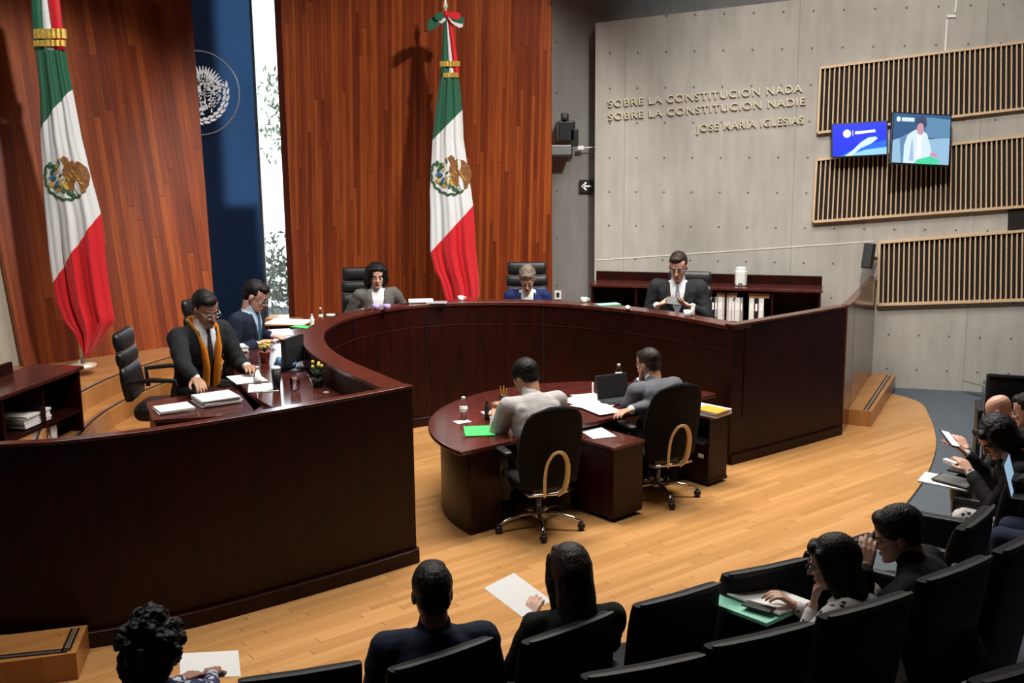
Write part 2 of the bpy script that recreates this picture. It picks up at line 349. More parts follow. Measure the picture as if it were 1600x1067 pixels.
for k in range(9):
    q = math.radians(-60-k*11); leaf(sm, (.02+.12*math.cos(q), -.08+.09*math.sin(q)), q, .055, .02)
leaf(sm, (-.03, .10), 1.9, .12, .05); leaf(sm, (-.12, .19), 2.8, .055, .03)
for k in range(8): leaf(sm, (-.26+.02*math.sin(k*1.5), -.12+.045*k), 1.2+math.sin(k*1.5), .03, .014)
for k in range(230):
    q = flk.uniform(0, 2*PI); r_ = .30*math.sqrt(flk.random()); leaf(sm, (r_*math.cos(q)-.02, r_*math.sin(q)+.02), flk.uniform(0, PI), flk.uniform(.018, .035), flk.uniform(.006, .012), -.008)
sm.build('eagle_relief', 'silver', seal)
# planting outside the window
def bush(name, loc, r, n, seed, label, col):
    m = plain(name+'_leaf_green', col, .5, var=.5, scale=4); b = MB(); rr = random.Random(seed)
    for k in range(n):
        d = Vector((rr.gauss(0, 1), rr.gauss(0, 1), rr.gauss(0, 1))).normalized()*r*rr.uniform(.3, 1)
        q = Quaternion((rr.uniform(-1, 1), rr.uniform(-1, 1), rr.uniform(-1, 1), rr.uniform(-1, 1))).normalized(); a, w = q @ Vector((.07, 0, 0)), q @ Vector((0, .022, 0)); h = q @ Vector((0, 0, .008))
        V = [b.b.verts.new(d+p) for p in (-a, w+h, a, -w+h)]; b.b.faces.new(V)
    o = b.build(name, m); o.location = loc; return tag(o, label, 'bush')
bush('shrub', (-3.35, 16.5, .95), .75, 900, 1, 'leafy green shrub low outside the bright narrow window', (.10, .16, .09))
tree = thing('tree', 'pale leafy tree high outside the bright narrow window', 'tree', (-3.3, 17.4, .25))
fo = bush('foliage', (0, 0, 3.1), .85, 420, 2, None, (.30, .42, .26)); del fo['category']; fo.parent = tree
MB().tube([(.7, .1, 0), (.65, .1, 1.6), (.3, 0, 2.7), (.1, 0, 3.4)], [.09, .07, .05, .02], 8).build('trunk', 'kraft', tree, True)
MB().box((-3.3, 16.6, .2), (5, 3.6, .1)).build('ground_outside', 'carpet')['kind'] = 'structure'

# dais and steps
BI = V2((-.72, 7.92), (-1.03, 8.42), (-1.35, 8.95), (-1.57, 9.45), (-1.70, 9.95), (-1.73, 10.35), (-1.66, 10.80), (-1.50, 11.18), (-1.26, 11.50), (-.98, 11.70), (-.6, 11.83), (0, 11.83), (.56, 11.66), (1.14, 11.29), (1.63, 10.81), (2.05, 10.22))
IN = spline(BI, 5)                       # inner (court side) edge of the horseshoe
# direction of travel: left corner -> back -> right corner; outward (judge side) is on the left-hand side
OUT = offset(IN, .20)
OUT[0] = Vector((-.90, 7.80)); OUT[-1] = Vector((2.25, 10.36))
LA = spline(V2((-.72, 7.90), (-1.16, 7.53), (-1.69, 7.12), (-2.2, 6.77), (-2.72, 6.53), (-3.07, 6.46), (-4.0, 6.32), (-5.2, 6.2)), 4)
LAo = offset(LA, -.07)
mb = MB(); mb.prism([(p.x, p.y) for p in LAo[::-1]]+[(p.x, p.y) for p in offset(IN, .04)[:-2]]+[(2.12, 10.42), (3.36, 11.32), (4.34, 13.40), (1.1, 14.3), (.51, 14.6), (-4.2, 14.6), (-3.4, 12.8), (-5.0, 11.45), (-6.9, 9.9), (-6.9, 6.2)], .001, .42)
struct(mb.build('floor_dais', 'step'))
def arc(c, r, a0, a1, n=40): return [Vector((c[0]+r*math.cos(math.radians(a0+(a1-a0)*k/n)), c[1]+r*math.sin(math.radians(a0+(a1-a0)*k/n)))) for k in range(n+1)]
cc = (.2, 10.1)
for nm, r0, r1, z0, z1 in (('trim_1', 3.98, 6.2, .42, .59), ('trim_2', 4.22, 6.2, .59, .76)):
    mb = MB(); mb.strip(arc(cc, r0, 140, 205), arc(cc, r1, 140, 205), z0+.001, z1); o = struct(mb.build(nm, 'step'))
    for q, (ra, mt) in enumerate(((.03, 'black'), (.055, 'alu'))):
        n_ = MB(); n_.strip(arc(cc, r0+ra, 141, 204), arc(cc, r0+ra+.02, 141, 204), z1, z1+.004); n_.build('nosing', mt, o)
def ext_step(label, poly, z, edges, name='wooden_step'):
    t = thing(name, label, 'step', (poly[0][0], poly[0][1], 0)); ox, oy = poly[0]
    MB().prism([(x-ox, y-oy) for x, y in poly], .001, z).build('riser_box', 'step', t)
    for (a, b) in edges:
        a = Vector((a[0]-ox, a[1]-oy)); b = Vector((b[0]-ox, b[1]-oy)); d = (b-a).normalized(); nn = Vector((-d.y, d.x))
        for off, mt in ((.035, 'black'), (.055, 'alu'), (.075, 'black')):
            s_ = MB(); p, q = a+nn*off+d*.03, b+nn*off-d*.03; r_ = nn*.014
            s_.prism([(p.x, p.y), (q.x, q.y), (q.x+r_.x, q.y+r_.y), (p.x+r_.x, p.y+r_.y)], z, z+.004); s_.build('nosing_strip', mt, t)
    return t
ext_step('low wooden step with metal nosing beside the right end of the bench', [(3.56, 11.62), (3.80, 11.50), (4.64, 13.22), (4.40, 13.36)], .17, [((3.80, 11.50), (4.62, 13.2))])
ext_step('wooden step with metal nosing strips at the lower left below the bench', [(-2.585, 6.125), (-2.655, 6.50), (-3.07, 6.38), (-4.2, 6.22), (-4.2, 5.75), (-3.05, 5.985)], .17, [((-2.655, 6.49), (-2.585, 6.125))[::-1], ((-4.2, 5.75), (-2.6, 6.10))])

# ------------------------------------------------------------------ the bench
bench = thing('judges_bench', 'large dark mahogany horseshoe bench with a broad curved ledge', 'bench', (0, 0, 0))
BH = 1.33
mb = MB(); mb.strip(offset(IN, .012), offset(IN, .05), .001, BH-.03); mb.build('curved_front_panel', 'mahog', bench, 'a')
mb = MB(); mb.strip(offset(IN, .008), offset(IN, .014), 1.085, 1.089); mb.build('panel_joint', 'mahogtop', bench, 'a')
for k in (18, 33, 46, 58): a, b = offset(IN, .008)[k], offset(IN, .008)[k+1]; d = (b-a).normalized()*.004; n_ = Vector((-d.y, d.x)); MB().prism([tuple(a-d-n_), tuple(a+d-n_), tuple(a+d+n_*2), tuple(a-d+n_*2)], .101, BH-.036).build('panel_joint', 'black', bench)
mb = MB(); mb.strip(IN, OUT, BH-.035, BH); mb.build('ledge', 'mahogtop', bench, 'a', bevel=.004)
mb = MB(); mb.strip(offset(IN, .165), offset(IN, .19), .43, BH-.036); mb.build('rear_panel', 'mahog', bench, 'a')
mb = MB(); mb.strip(offset(IN, -.012), offset(IN, .02), .001, .10); mb.build('plinth', 'mahog', bench, 'a', bevel=.004)
mb = MB(); mb.strip(offset(LA, -.012), LAo, .001, BH); mb.build('left_arm_panel', 'mahog', bench, 'a')
mb = MB(); mb.strip(offset(LA, .005), offset(LA, -.075), BH, BH+.02); mb.build('left_arm_capping', 'mahogtop', bench, 'a', bevel=.003)
mb = MB(); mb.strip(offset(LA, .03), offset(LA, -.01), .001, .105); mb.build('plinth', 'mahog', bench, 'a', bevel=.006)
RA = V2((2.05, 10.22), (2.5, 10.55), (3.0, 10.93), (3.40, 11.24)); RAo = offset(RA, .07)
mb = MB(); mb.strip(RA, RAo, .001, BH); mb.build('right_arm_panel', 'mahog', bench)
mb = MB(); mb.strip(offset(RA, -.01), offset(RA, .10), BH, BH+.02); mb.build('right_arm_capping', 'mahogtop', bench, bevel=.003)
mb = MB(); mb.strip(offset(RA, -.03), offset(RA, .0), .001, .09); mb.build('plinth', 'mahog', bench, bevel=.004)
RP = V2((3.43, 11.27), (3.62, 11.66), (4.40, 13.38))
mb = MB(); mb.strip(RP[:2], offset(RP, .06)[:2], .001, BH); mb.build('side_panel', 'mahogtop', bench)
mb = MB(); mb.strip([RP[1]+Vector((.008, .016)), RP[2]], [RP[1]+Vector((-.048, .042)), RP[2]+Vector((-.056, .025))], .001, BH); mb.build('side_panel', 'mahogtop', bench)
mb = MB(); mb.strip(offset(RP, -.012), offset(RP, .075), BH, BH+.022); mb.build('side_capping', 'mahogtop', bench, bevel=.003)
# judges' writing surface behind the ledge
DI = offset(IN, .195); DO = offset(IN, .80)
mb = MB(); mb.strip(DI[2:-3], DO[2:-3], 1.10, 1.135); mb.build('writing_top', 'mahogtop', bench, 'a', bevel=.004)
for k in (8, 24, 40, 55, 70):
    a, b = DI[k], DO[k]; d = (b-a).normalized(); n_ = Vector((-d.y, d.x))*.015; b2 = b-d*.08
    MB().prism([(a.x-n_.x, a.y-n_.y), (b2.x-n_.x, b2.y-n_.y), (b2.x+n_.x, b2.y+n_.y), (a.x+n_.x, a.y+n_.y)], .421, 1.10).build('support_panel', 'mahog', bench)
# fan shaped top between ledge and left arm
mb = MB(); mb.prism([(-1.02, 7.82), (-1.70, 7.27), (-2.02, 7.62), (-1.92, 8.35), (-1.75, 8.62), (-1.28, 8.36)], 1.085, 1.10); mb.build('corner_top', 'mahogtop', bench)

# return desk of the left judge
SD = [(-2.63, 7.99, 1.09)[:2], (-1.93, 8.13, 1.09)[:2], (-2.30, 9.02, 1.09)[:2], (-2.85, 8.52, 1.09)[:2]]
rd = thing('side_desk', 'small dark side desk with papers beside the left judge, behind the near bench arm', 'desk', (SD[0][0], SD[0][1], .42))
sdl = [(x-SD[0][0], y-SD[0][1]) for x, y in SD]
MB().prism(sdl, .001, .645).build('carcass', 'mahog', rd, bevel=.004)
c0 = Vector((sum(p[0] for p in sdl)/4, sum(p[1] for p in sdl)/4))
MB().prism([tuple(c0+(Vector(p)-c0)*1.04) for p in sdl], .646, .670).build('top', 'mahogtop', rd, bevel=.004)

# left credenza
lc = thing('credenza', 'dark wooden credenza with open shelves at the left edge, under the concrete wall', 'cabinet', (-4.13, 8.78, .42), math.radians(78.5))
def shelf_unit(t, w, d, h, nv, nh, mat='mahog', top=True):
    MB().box((0, d/2-.01, h/2), (w, .02, h)).build('back_panel', mat, t)
    for k in range(nv+1): MB().box((-w/2+.0125+k*(w-.025)/nv, 0, h/2), (.025, d-.03, h)).build('upright_panel', mat, t)
    for k in range(nh+1): MB().box((0, -.002, .0125+k*(h-.025)/nh), (w-.03, d-.045, .025)).build('shelf', mat, t)
    if top: MB().box((0, 0, h+.015), (w+.04, d+.04, .03)).build('top', 'mahogtop', t, bevel=.004)
shelf_unit(lc, 1.60, .45, .72, 3, 2)
MB().box((-.1, .20, .80), (1.1, .03, .10)).build('upstand', 'mahog', lc)
def frame(o_loc, rz, p):      # local point of a rotated thing to world
    v = Matrix.Rotation(rz, 3, 'Z') @ Vector(p); return (o_loc[0]+v.x, o_loc[1]+v.y, o_loc[2]+v.z)
# right credenza against the concrete wall
RCL = (2.36, 13.55, .42); RCZ = heading(-WD.y, WD.x)     # local x along the wall, -y to the room
RCZ = math.atan2(WD.y, WD.x)
rc = thing('credenza', 'long dark wooden credenza with open shelves of white binders against the concrete wall', 'cabinet', RCL, RCZ)
shelf_unit(rc, 2.74, .42, .80, 5, 2)
MB().box((0, .20, .885), (2.76, .035, .11)).build('upstand', 'mahog', rc, bevel=.003)
# binders and boxes
def binder(w, h, mat, label, loc, rz, d=.26, group=None, band=None, name='binder'):
    t = thing(name, label, 'binder', loc, rz, group)
    MB().box((0, 0, h/2), (w, d, h)).build('cover', mat, t, bevel=.004)
    MB().box((0, -d/2-.0015, h*.62), (w*.6, .002, h*.3)).build('spine_label', band or 'white', t)
    return t
xs = 1.02-1.37+.58
k = 0; names = ['first', 'second', 'third', 'fourth', 'fifth', 'sixth', 'seventh', 'eighth', 'ninth', 'tenth', 'eleventh', 'twelfth']
M['binderwhite'] = plain('white_binder', (.66, .66, .66), .5); M['bindergrey'] = plain('grey_binder', (.30, .31, .33), .5)
spec = [(.065, 'binderwhite'), (.07, 'binderwhite'), (.035, 'black'), (.03, 'bindergrey'), (.06, 'binderwhite'), (.06, 'binderwhite'), (.07, 'binderwhite'), (.06, 'binderwhite'), (.03, 'bindergrey'), (.06, 'binderwhite'), (.045, 'black'), (.06, 'binderwhite')]
px = -.04
for (w, mt) in spec:
    nm = {'binderwhite': 'white', 'black': 'black', 'bindergrey': 'grey'}[mt]
    if px < .52 and px+w > .50: px = .545
    binder(w, .29, mt, '%s ring binder on the right credenza shelf, %s from the left' % (nm, names[k]), frame(RCL, RCZ, (px+w/2, -.04, .415)), RCZ, group='binders in the right credenza'); px += w+.004; k += 1
for q, (bx, lab) in enumerate(((.28, 'flat brown cardboard box lying on top of the shelved binders, left one'), (.66, 'flat brown cardboard box lying on top of the shelved binders, right one'))):
    t = thing('archive_box', lab, 'box', frame(RCL, RCZ, (bx, -.03, .706)), RCZ, 'flat boxes on the binders')
    MB().box((0, 0, .018), (.24, .26, .036)).build('lower_tray', 'kraft', t, bevel=.003); MB().box((0, 0, .047), (.246, .266, .02)).build('lid', 'kraft', t, bevel=.003)
cn = thing('air_purifier', 'white upright air purifier with faceted top standing on the credenza behind the bench', 'air purifier', frame(RCL, RCZ, (.43, .0, .83)), RCZ)
MB().lathe([(.060, 0), (.072, .01), (.075, .17), (.066, .20)], n=8).build('body', 'plastic_white', cn, bevel=.004)
MB().lathe([(.062, .20), (.066, .212), (.045, .225), (.01, .226)], n=8).build('top_cap', 'plastic_white', cn, bevel=.003)
MB().box((0, -.073, .03), (.05, .004, .012)).build('indicator', 'darkgrey', cn)
# left credenza contents
LL = (-4.13, 8.78, .42); LZ = math.radians(78.5)
def paper_stack(label, loc, rz, w=.21, l=.297, h=.02, n=4, mat='white', top=None, name='paper_stack', cat='papers', seed=0):
    t = thing(name, label, cat, loc, rz); rr = random.Random(seed)
    for k in range(n):
        MB().box((rr.uniform(-.008, .008), rr.uniform(-.008, .008), h/n*(k+.5)), (w, l, h/n*.86), rz=rr.uniform(-.06, .06)).build('sheaf', top if (top and k == n-1) else mat, t)
    return t
paper_stack('stack of grey-white papers lying on the upper shelf of the left credenza', frame(LL, LZ, (.22, -.03, .385)), LZ, .34, .30, .10, 5, seed=3)
for q, (bx, w, mt, lab) in enumerate(((.13, .05, 'bindergrey', 'thin grey binder leaning at the left of the lower shelf row in the left credenza'), (.22, .11, 'binderwhite', 'wide white binder on the lower shelf of the left credenza, left of the black one'), (.325, .07, 'black', 'black binder on the lower shelf of the left credenza'), (.42, .09, 'binderwhite', 'white binder on the lower shelf of the left credenza, right of the black one'))):
    binder(w, .29, mt, lab, frame(LL, LZ, (bx, -.03, .027)), LZ, d=.28, group='binders in the left credenza')

# ------------------------------------------------------------------ wall fittings on the right wall
def on_wall(u, off=0.0, z=0.0):
    n = Vector((WD.y, -WD.x)); p = WA+WD*u+n*off; return (p.x, p.y, z)
WZ = math.atan2(WD.y, WD.x)
def rot_panel(name, label, pts, ribs, dep=.06):
    """pts: left-top, right-top, right-bottom, left-bottom as (u, z)"""
    t = thing(name, label, 'acoustic panel', on_wall(0, .002, 0), WZ, 'slatted acoustic panels on the concrete wall')
    lt, rt, rb, lb = pts
    def at(s, k): a = (lb[0]+(rb[0]-lb[0])*s, lb[1]+(rb[1]-lb[1])*s); b = (lt[0]+(rt[0]-lt[0])*s, lt[1]+(rt[1]-lt[1])*s); return (a[0]+(b[0]-a[0])*k, a[1]+(b[1]-a[1])*k)
    def bar(mb, p, q, w, d0, d1):
        p, q = Vector(p), Vector(q); d = (q-p).normalized(); n_ = Vector((-d.y, d.x))*w/2
        c = [p-n_, q-n_, q+n_, p+n_]
        mb.loft([[(v.x, -d0, v.y) for v in c], [(v.x, -d1, v.y) for v in c]])
    b = MB(); b.loft([[(p[0], -.004, p[1]) for p in (lt, rt, rb, lb)], [(p[0], -.014, p[1]) for p in (lt, rt, rb, lb)]]); b.build('backing', 'slatdark', t)
    f = MB(); w = .028
    for p, q in ((lt, rt), (lb, rb)): bar(f, p, q, w, .0, dep+.012)
    for s in (0, 1): bar(f, at(s, 0), at(s, 1), w, .0, dep+.012)
    f.build('frame', 'slat', t)
    g = MB()
    for k in range(1, ribs):
        s = k/ribs; bar(g, at(s, .0), at(s, 1), .0155, .03, dep)
    g.build('slats', 'slat', t)
    return t
rot_panel('acoustic_panel', 'uppermost slatted pale wood panel on the concrete wall, above the screens', [(2.703, 3.81), (4.939, 4.05), (4.99, 3.32), (2.703, 3.06)], 41)
rot_panel('acoustic_panel', 'middle slatted pale wood panel on the concrete wall, behind the screens', [(2.703, 2.74), (5.012, 3.01), (5.073, 2.21), (2.693, 2.0)], 43)
rot_panel('acoustic_panel', 'lowest slatted pale wood panel on the concrete wall, right of the small speaker', [(3.469, 1.76), (5.095, 1.93), (5.145, 1.12), (3.489, 1.01)], 29)
# recessed dark slot and pour ledge
sl = MB(); sl.loft([[(x, 0, z) for x, z in [(4.876, 2.16), (5.085, 2.18), (5.104, 1.95), (4.886, 1.93)]], [(x, -.03, z) for x, z in [(4.876, 2.16), (5.085, 2.18), (5.104, 1.95), (4.886, 1.93)]]]); o = sl.build('wall_slot', 'slatdark'); o.location = on_wall(0, .002, 0); o.rotation_euler = (0, 0, WZ); tag(o, 'dark recessed box between the middle and lowest slatted panels at the right edge', 'vent')
M['pour'] = plain('pale_cement', (.62, .59, .54), .8)
sl = MB(); a_, b_ = [(0.019, 1.47), (3.406, 1.77)]
sl.loft([[(a_[0], 0, a_[1]-.008), (b_[0], 0, b_[1]-.008), (b_[0], 0, b_[1]+.006), (a_[0], 0, a_[1]+.006)], [(a_[0], -.006, a_[1]-.008), (b_[0], -.006, b_[1]-.008), (b_[0], -.006, b_[1]+.006), (a_[0], -.006, a_[1]+.006)]])
o = sl.build('trim_3', 'pour'); o.location = on_wall(0, .0, 0); o.rotation_euler = (0, 0, WZ); struct(o)
# conduit
o = MB().tube([([(4.081, 3.97), (4.081, 4.32), (4.163, 4.39), (4.173, 4.59)][0][0], -.012, [(4.081, 3.97), (4.081, 4.32), (4.163, 4.39), (4.173, 4.59)][0][1]), ([(4.081, 3.97), (4.081, 4.32), (4.163, 4.39), (4.173, 4.59)][1][0], -.012, [(4.081, 3.97), (4.081, 4.32), (4.163, 4.39), (4.173, 4.59)][1][1])], .012, 8).tube([([(4.081, 3.97), (4.081, 4.32), (4.163, 4.39), (4.173, 4.59)][2][0], -.012, [(4.081, 3.97), (4.081, 4.32), (4.163, 4.39), (4.173, 4.59)][2][1]), ([(4.081, 3.97), (4.081, 4.32), (4.163, 4.39), (4.173, 4.59)][3][0], -.012, [(4.081, 3.97), (4.081, 4.32), (4.163, 4.39), (4.173, 4.59)][3][1])], .012, 8).box((([(4.081, 3.97), (4.081, 4.32), (4.163, 4.39), (4.173, 4.59)][1][0]+[(4.081, 3.97), (4.081, 4.32), (4.163, 4.39), (4.173, 4.59)][2][0])/2, -.015, ([(4.081, 3.97), (4.081, 4.32), (4.163, 4.39), (4.173, 4.59)][1][1]+[(4.081, 3.97), (4.081, 4.32), (4.163, 4.39), (4.173, 4.59)][2][1])/2), (.09, .03, .03)).build('conduit', 'plastic_white'); o.location = on_wall(0, .0, 0); o.rotation_euler = (0, 0, WZ); tag(o, 'white electrical conduit running up the concrete wall above the top slatted panel', 'conduit')
# inscription
def text_mesh(s, size, ext=.012):
    c = bpy.data.curves.new('inscription', 'FONT'); c.body = s; c.size = size; c.extrude = ext; c.offset = .001; c.space_character = 1.12
    o = bpy.data.objects.new('tmp', c); C.objects.link(o); dg = bpy.context.evaluated_depsgraph_get(); me = bpy.data.meshes.new_from_object(o.evaluated_get(dg)); bpy.data.objects.remove(o); return me
def inscription(s, A, B, label):
    """A, B (u, z): start and end of the baseline"""
    me = text_mesh(s, .20); xs_ = [v.co.x for v in me.vertices]; w = max(xs_)-min(xs_); x0 = min(xs_); A, B = Vector(A), Vector(B); L = (B-A).length; k = L/w; ang = math.atan2(B.y-A.y, B.x-A.x)
    ky = .092/.146
    serif = []
    for v in me.vertices:
        x, y, z = (v.co.x-x0)*k, v.co.y*ky, v.co.z
        v.co = (A.x+x*math.cos(ang)-y*math.sin(ang), -.022-z, A.y+x*math.sin(ang)+y*math.cos(ang))
    t = thing('wall_inscription', label, 'inscription', on_wall(0, 0, 0), WZ, 'brass inscription on the concrete wall')
    bm = bmesh.new(); bm.from_mesh(me); seen = set(); bmesh.ops.remove_doubles(bm, verts=bm.verts, dist=1e-5); bm.verts.ensure_lookup_table()
    for v in bm.verts:
        if v.index in seen: continue
        comp = {v}; st_ = [v]; seen.add(v.index)
        while st_:
            w_ = st_.pop()
            for e_ in w_.link_edges:
                q = e_.other_vert(w_)
                if q.index not in seen: seen.add(q.index); comp.add(q); st_.append(q)
        m2 = MB(); mp_ = {q: m2.b.verts.new(q.co) for q in comp}
        for f_ in {f_ for q in comp for f_ in q.link_faces}:
            try: m2.b.faces.new([mp_[q] for q in f_.verts])
            except ValueError: pass
        m2.build('letter', 'brass', t)
    bm.free()
inscription('SOBRE LA CONSTITUCION NADA', [(0.175, 3.39), (2.506, 3.54), (0.177, 3.23), (2.547, 3.39), (1.264, 3.08), (2.538, 3.17)][0], [(0.175, 3.39), (2.506, 3.54), (0.177, 3.23), (2.547, 3.39), (1.264, 3.08), (2.538, 3.17)][1], 'top line of raised brass capital letters on the concrete wall')
inscription('SOBRE LA CONSTITUCION NADIE', [(0.175, 3.39), (2.506, 3.54), (0.177, 3.23), (2.547, 3.39), (1.264, 3.08), (2.538, 3.17)][2], [(0.175, 3.39), (2.506, 3.54), (0.177, 3.23), (2.547, 3.39), (1.264, 3.08), (2.538, 3.17)][3], 'second line of raised brass capital letters on the concrete wall')
inscription('JOSE MARIA IGLESIAS', [(0.175, 3.39), (2.506, 3.54), (0.177, 3.23), (2.547, 3.39), (1.264, 3.08), (2.538, 3.17)][4], [(0.175, 3.39), (2.506, 3.54), (0.177, 3.23), (2.547, 3.39), (1.264, 3.08), (2.538, 3.17)][5], 'third and shortest line of raised brass capital letters on the concrete wall')
# television screens
def screen_img(t, w, h, shapes, y=-.0155):
    b = MB(); mats = []
    for i, (mat, poly) in enumerate(shapes):
        if mat not in mats: mats.append(mat)
        yy = y-.0006*i
        vs_ = [b.b.verts.new(((p[0]-.5)*w, yy, (p[1]-.5)*h)) for p in poly]
        f = b.b.faces.new(vs_); f.material_index = mats.index(mat)
        f.normal_update()
        if f.normal.y > 0: f.normal_flip()
    return b.build('screen', mats, t)
def circ(cx, cy, r, asp=1.7, n=16): return [(cx+r*math.cos(2*PI*k/n), cy+r*asp*math.sin(2*PI*k/n)) for k in range(n)]
for nm, col, st in (('s_blue', (.0, .02, .75), 1.1), ('s_blue2', (.0, .12, .70), 1.1), ('s_cyan', (.25, .55, .85), 1.1), ('s_white', (.8, .9, .95), 1.1), ('s_pale', (.55, .78, .88), 1.1), ('s_room', (.03, .09, .20), 1.1), ('s_room2', (.10, .22, .36), 1.1), ('s_grey', (.25, .42, .58), 1.1), ('s_shirt', (.50, .62, .75), 1.2), ('s_skin', (.48, .26, .32), 1.1), ('s_hair', (.05, .06, .12), 1), ('s_green', (.06, .55, .30), 1.1), ('s_shade', (.30, .42, .58), 1.1)):
    M[nm] = emis('screen_'+nm[2:], col, st)
def tv(name, label, loc, rz, w, h, tilt, roll):
    t = thing(name, label, 'television', loc, rz, 'wall screens'); t.rotation_euler = (tilt, roll, rz)
    MB().box((0, .012, 0), (w+.03, .05, h+.03)).build('housing', 'black', t, bevel=.006)
    MB().box((0, .10, 0), (.12, .14, .12)).build('wall_bracket', 'black', t)
    return t
t = tv('television', 'smaller blue wall screen with a white round logo and a swoosh, left one', (4.08, 13.28, 2.98), WZ-.02, (.60, .37, .66, .56)[0], (.60, .37, .66, .56)[1], math.radians(-6), math.radians(-3.0))
screen_img(t, (.60, .37, .66, .56)[0], (.60, .37, .66, .56)[1], [('s_blue', [(0, 0), (1, 0), (1, 1), (0, 1)]), ('s_blue2', [(.1, 0), (1, 0), (1, .45), (.5, .25)]), ('s_cyan', [(.22, 0), (.35, .05), (.62, .17), (1, .22), (1, 0)]), ('s_pale', [(.22, 0), (.36, .0), (.52, .22), (.72, .35), (.84, .50), (.80, .56), (.66, .54), (.52, .40), (.38, .18)]), ('s_white', circ(.27, .70, .075)), ('s_white', [(.375, .62), (.385, .62), (.385, .80), (.375, .80)]), ('s_white', [(.42, .66), (.80, .70), (.79, .78), (.42, .75)])])
t = tv('television', 'larger wall screen turned outward, showing a seated man in a white shirt', (4.68, 12.96, 2.98), WZ+.30, (.60, .37, .66, .56)[2], (.60, .37, .66, .56)[3], math.radians(-10), math.radians(3.5))
screen_img(t, (.60, .37, .66, .56)[2], (.60, .37, .66, .56)[3], [('s_room', [(0, 0), (1, 0), (1, 1), (0, 1)]), ('s_room2', [(.55, .55), (1, .5), (1, .92), (.58, .95)]), ('s_grey', [(.6, .0), (1, 0), (1, .55), (.62, .5)]), ('s_grey', [(0, 0), (.16, 0), (.12, .5), (0, .45)]), ('s_room2', [(.16, 0), (.34, 0), (.34, .55), (.22, .58), (.12, .5)]),
  ('s_shirt', [(.2, 0), (.66, 0), (.68, .3), (.60, .60), (.50, .70), (.38, .68), (.26, .58), (.2, .35)]), ('s_shade', [(.30, .05), (.33, .5), (.35, .5), (.38, .05)]), ('s_white', [(.42, .1), (.50, .1), (.50, .62), (.43, .62)]),
  ('s_hair', circ(.49, .82, .095, 1.5)), ('s_skin', circ(.475, .70, .065, 1.9)), ('s_green', [(.38, .0), (.8, .0), (.84, .08), (.66, .16), (.44, .08)]), ('s_skin', [(.66, .17), (.80, .14), (.78, .22), (.68, .24)]), ('s_white', circ(.085, .88, .035, 1.5)), ('s_shirt', [(.14, .84), (.36, .84), (.36, .92), (.14, .92)])])
# small loudspeaker
sp_ = thing('loudspeaker', 'small black loudspeaker on a bracket on the concrete wall beside the lowest slatted panel', 'speaker', (4.24, 13.22, 1.62), WZ-.25); sp_.rotation_euler = (math.radians(-8), math.radians(4), WZ-.25)
MB().prism([(-.055, .06), (.055, .06), (.07, -.02), (.05, -.08), (-.05, -.08), (-.07, -.02)], -.15, .15).build('cabinet', 'black', sp_, bevel=.008)
MB().box((0, -.082, 0), (.09, .004, .26)).build('grille', 'darkgrey', sp_)
MB().box((.05, .13, -.02), (.03, .16, .04)).build('bracket', 'black', sp_)
# camera on bracket in the recess, sign, cable box, outlet
cm = thing('surveillance_camera', 'black robotic camera with a grey box beneath it in the concrete recess', 'camera', (0.71, 14.4, 3.08))
MB().box((0, 0, .02), (.22, .20, .26)).build('body', 'black', cm, bevel=.02)
MB().box((-.02, -.02, .19), (.10, .12, .12)).build('head', 'black', cm, bevel=.02)
MB().lathe([(.035, 0), (.035, .05), (.03, .055)], (0, 0, 0)).xf(Matrix.Translation((-.02, -.08, .19)) @ Matrix.Rotation(PI/2, 4, 'X')).build('lens', 'darkgrey', cm, True)
MB().box((.10, -.05, -.06), (.10, .10, .22)).build('bracket', 'black', cm, bevel=.01)
MB().box((-.07, -.02, -.21), (.26, .22, .12)).build('lower_box', 'steel', cm, bevel=.008)
MB().box((-.07, -.02, -.285), (.24, .20, .03)).build('lower_box_base', 'black', cm, bevel=.006)
MB().box((0, .14, .05), (.06, .12, .06)).build('wall_arm', 'black', cm)
cb = thing('cable', 'white cable with a small junction box running beside the camera to the wall corner', 'cable', (0.97, 14.5, 2.89))
MB().box((-.07, 0, 0), (.08, .03, .05)).build('junction_box', 'plastic_white', cb, bevel=.004)
MB().tube([(-.03, 0, 0), (.22, -.02, .012)], .008, 6).build('wire', 'plastic_white', cb)
sg = thing('exit_sign', 'small black sign with a white left-pointing arrow in the concrete recess', 'sign', (0.98, 14.58, 2.4))
MB().box((0, 0, 0), (.18, .012, .16)).build('sign_plate', 'black', sg)
ar = MB()
for p in ([(-.065, 0), (-.01, .055), (.008, .042), (-.034, 0)], [(-.065, 0), (-.034, 0), (.008, -.042), (-.01, -.055)], [(-.045, .011), (.062, .011), (.062, -.011), (-.045, -.011)]):
    ar.loft([[(x, -.007, z) for x, z in p], [(x, -.010, z) for x, z in p]])
ar.build('arrow', 'white', sg)
ou = thing('wall_outlet', 'pale socket plate low on the concrete beside the right end of the wooden wall', 'outlet', (0.61, 14.6, 0.98))
MB().box((0, 0, 0), (.09, .012, .12)).build('plate', 'plastic_white', ou, bevel=.003)
MB().box((0, -.007, 0), (.04, .004, .06)).build('socket', 'darkgrey', ou)

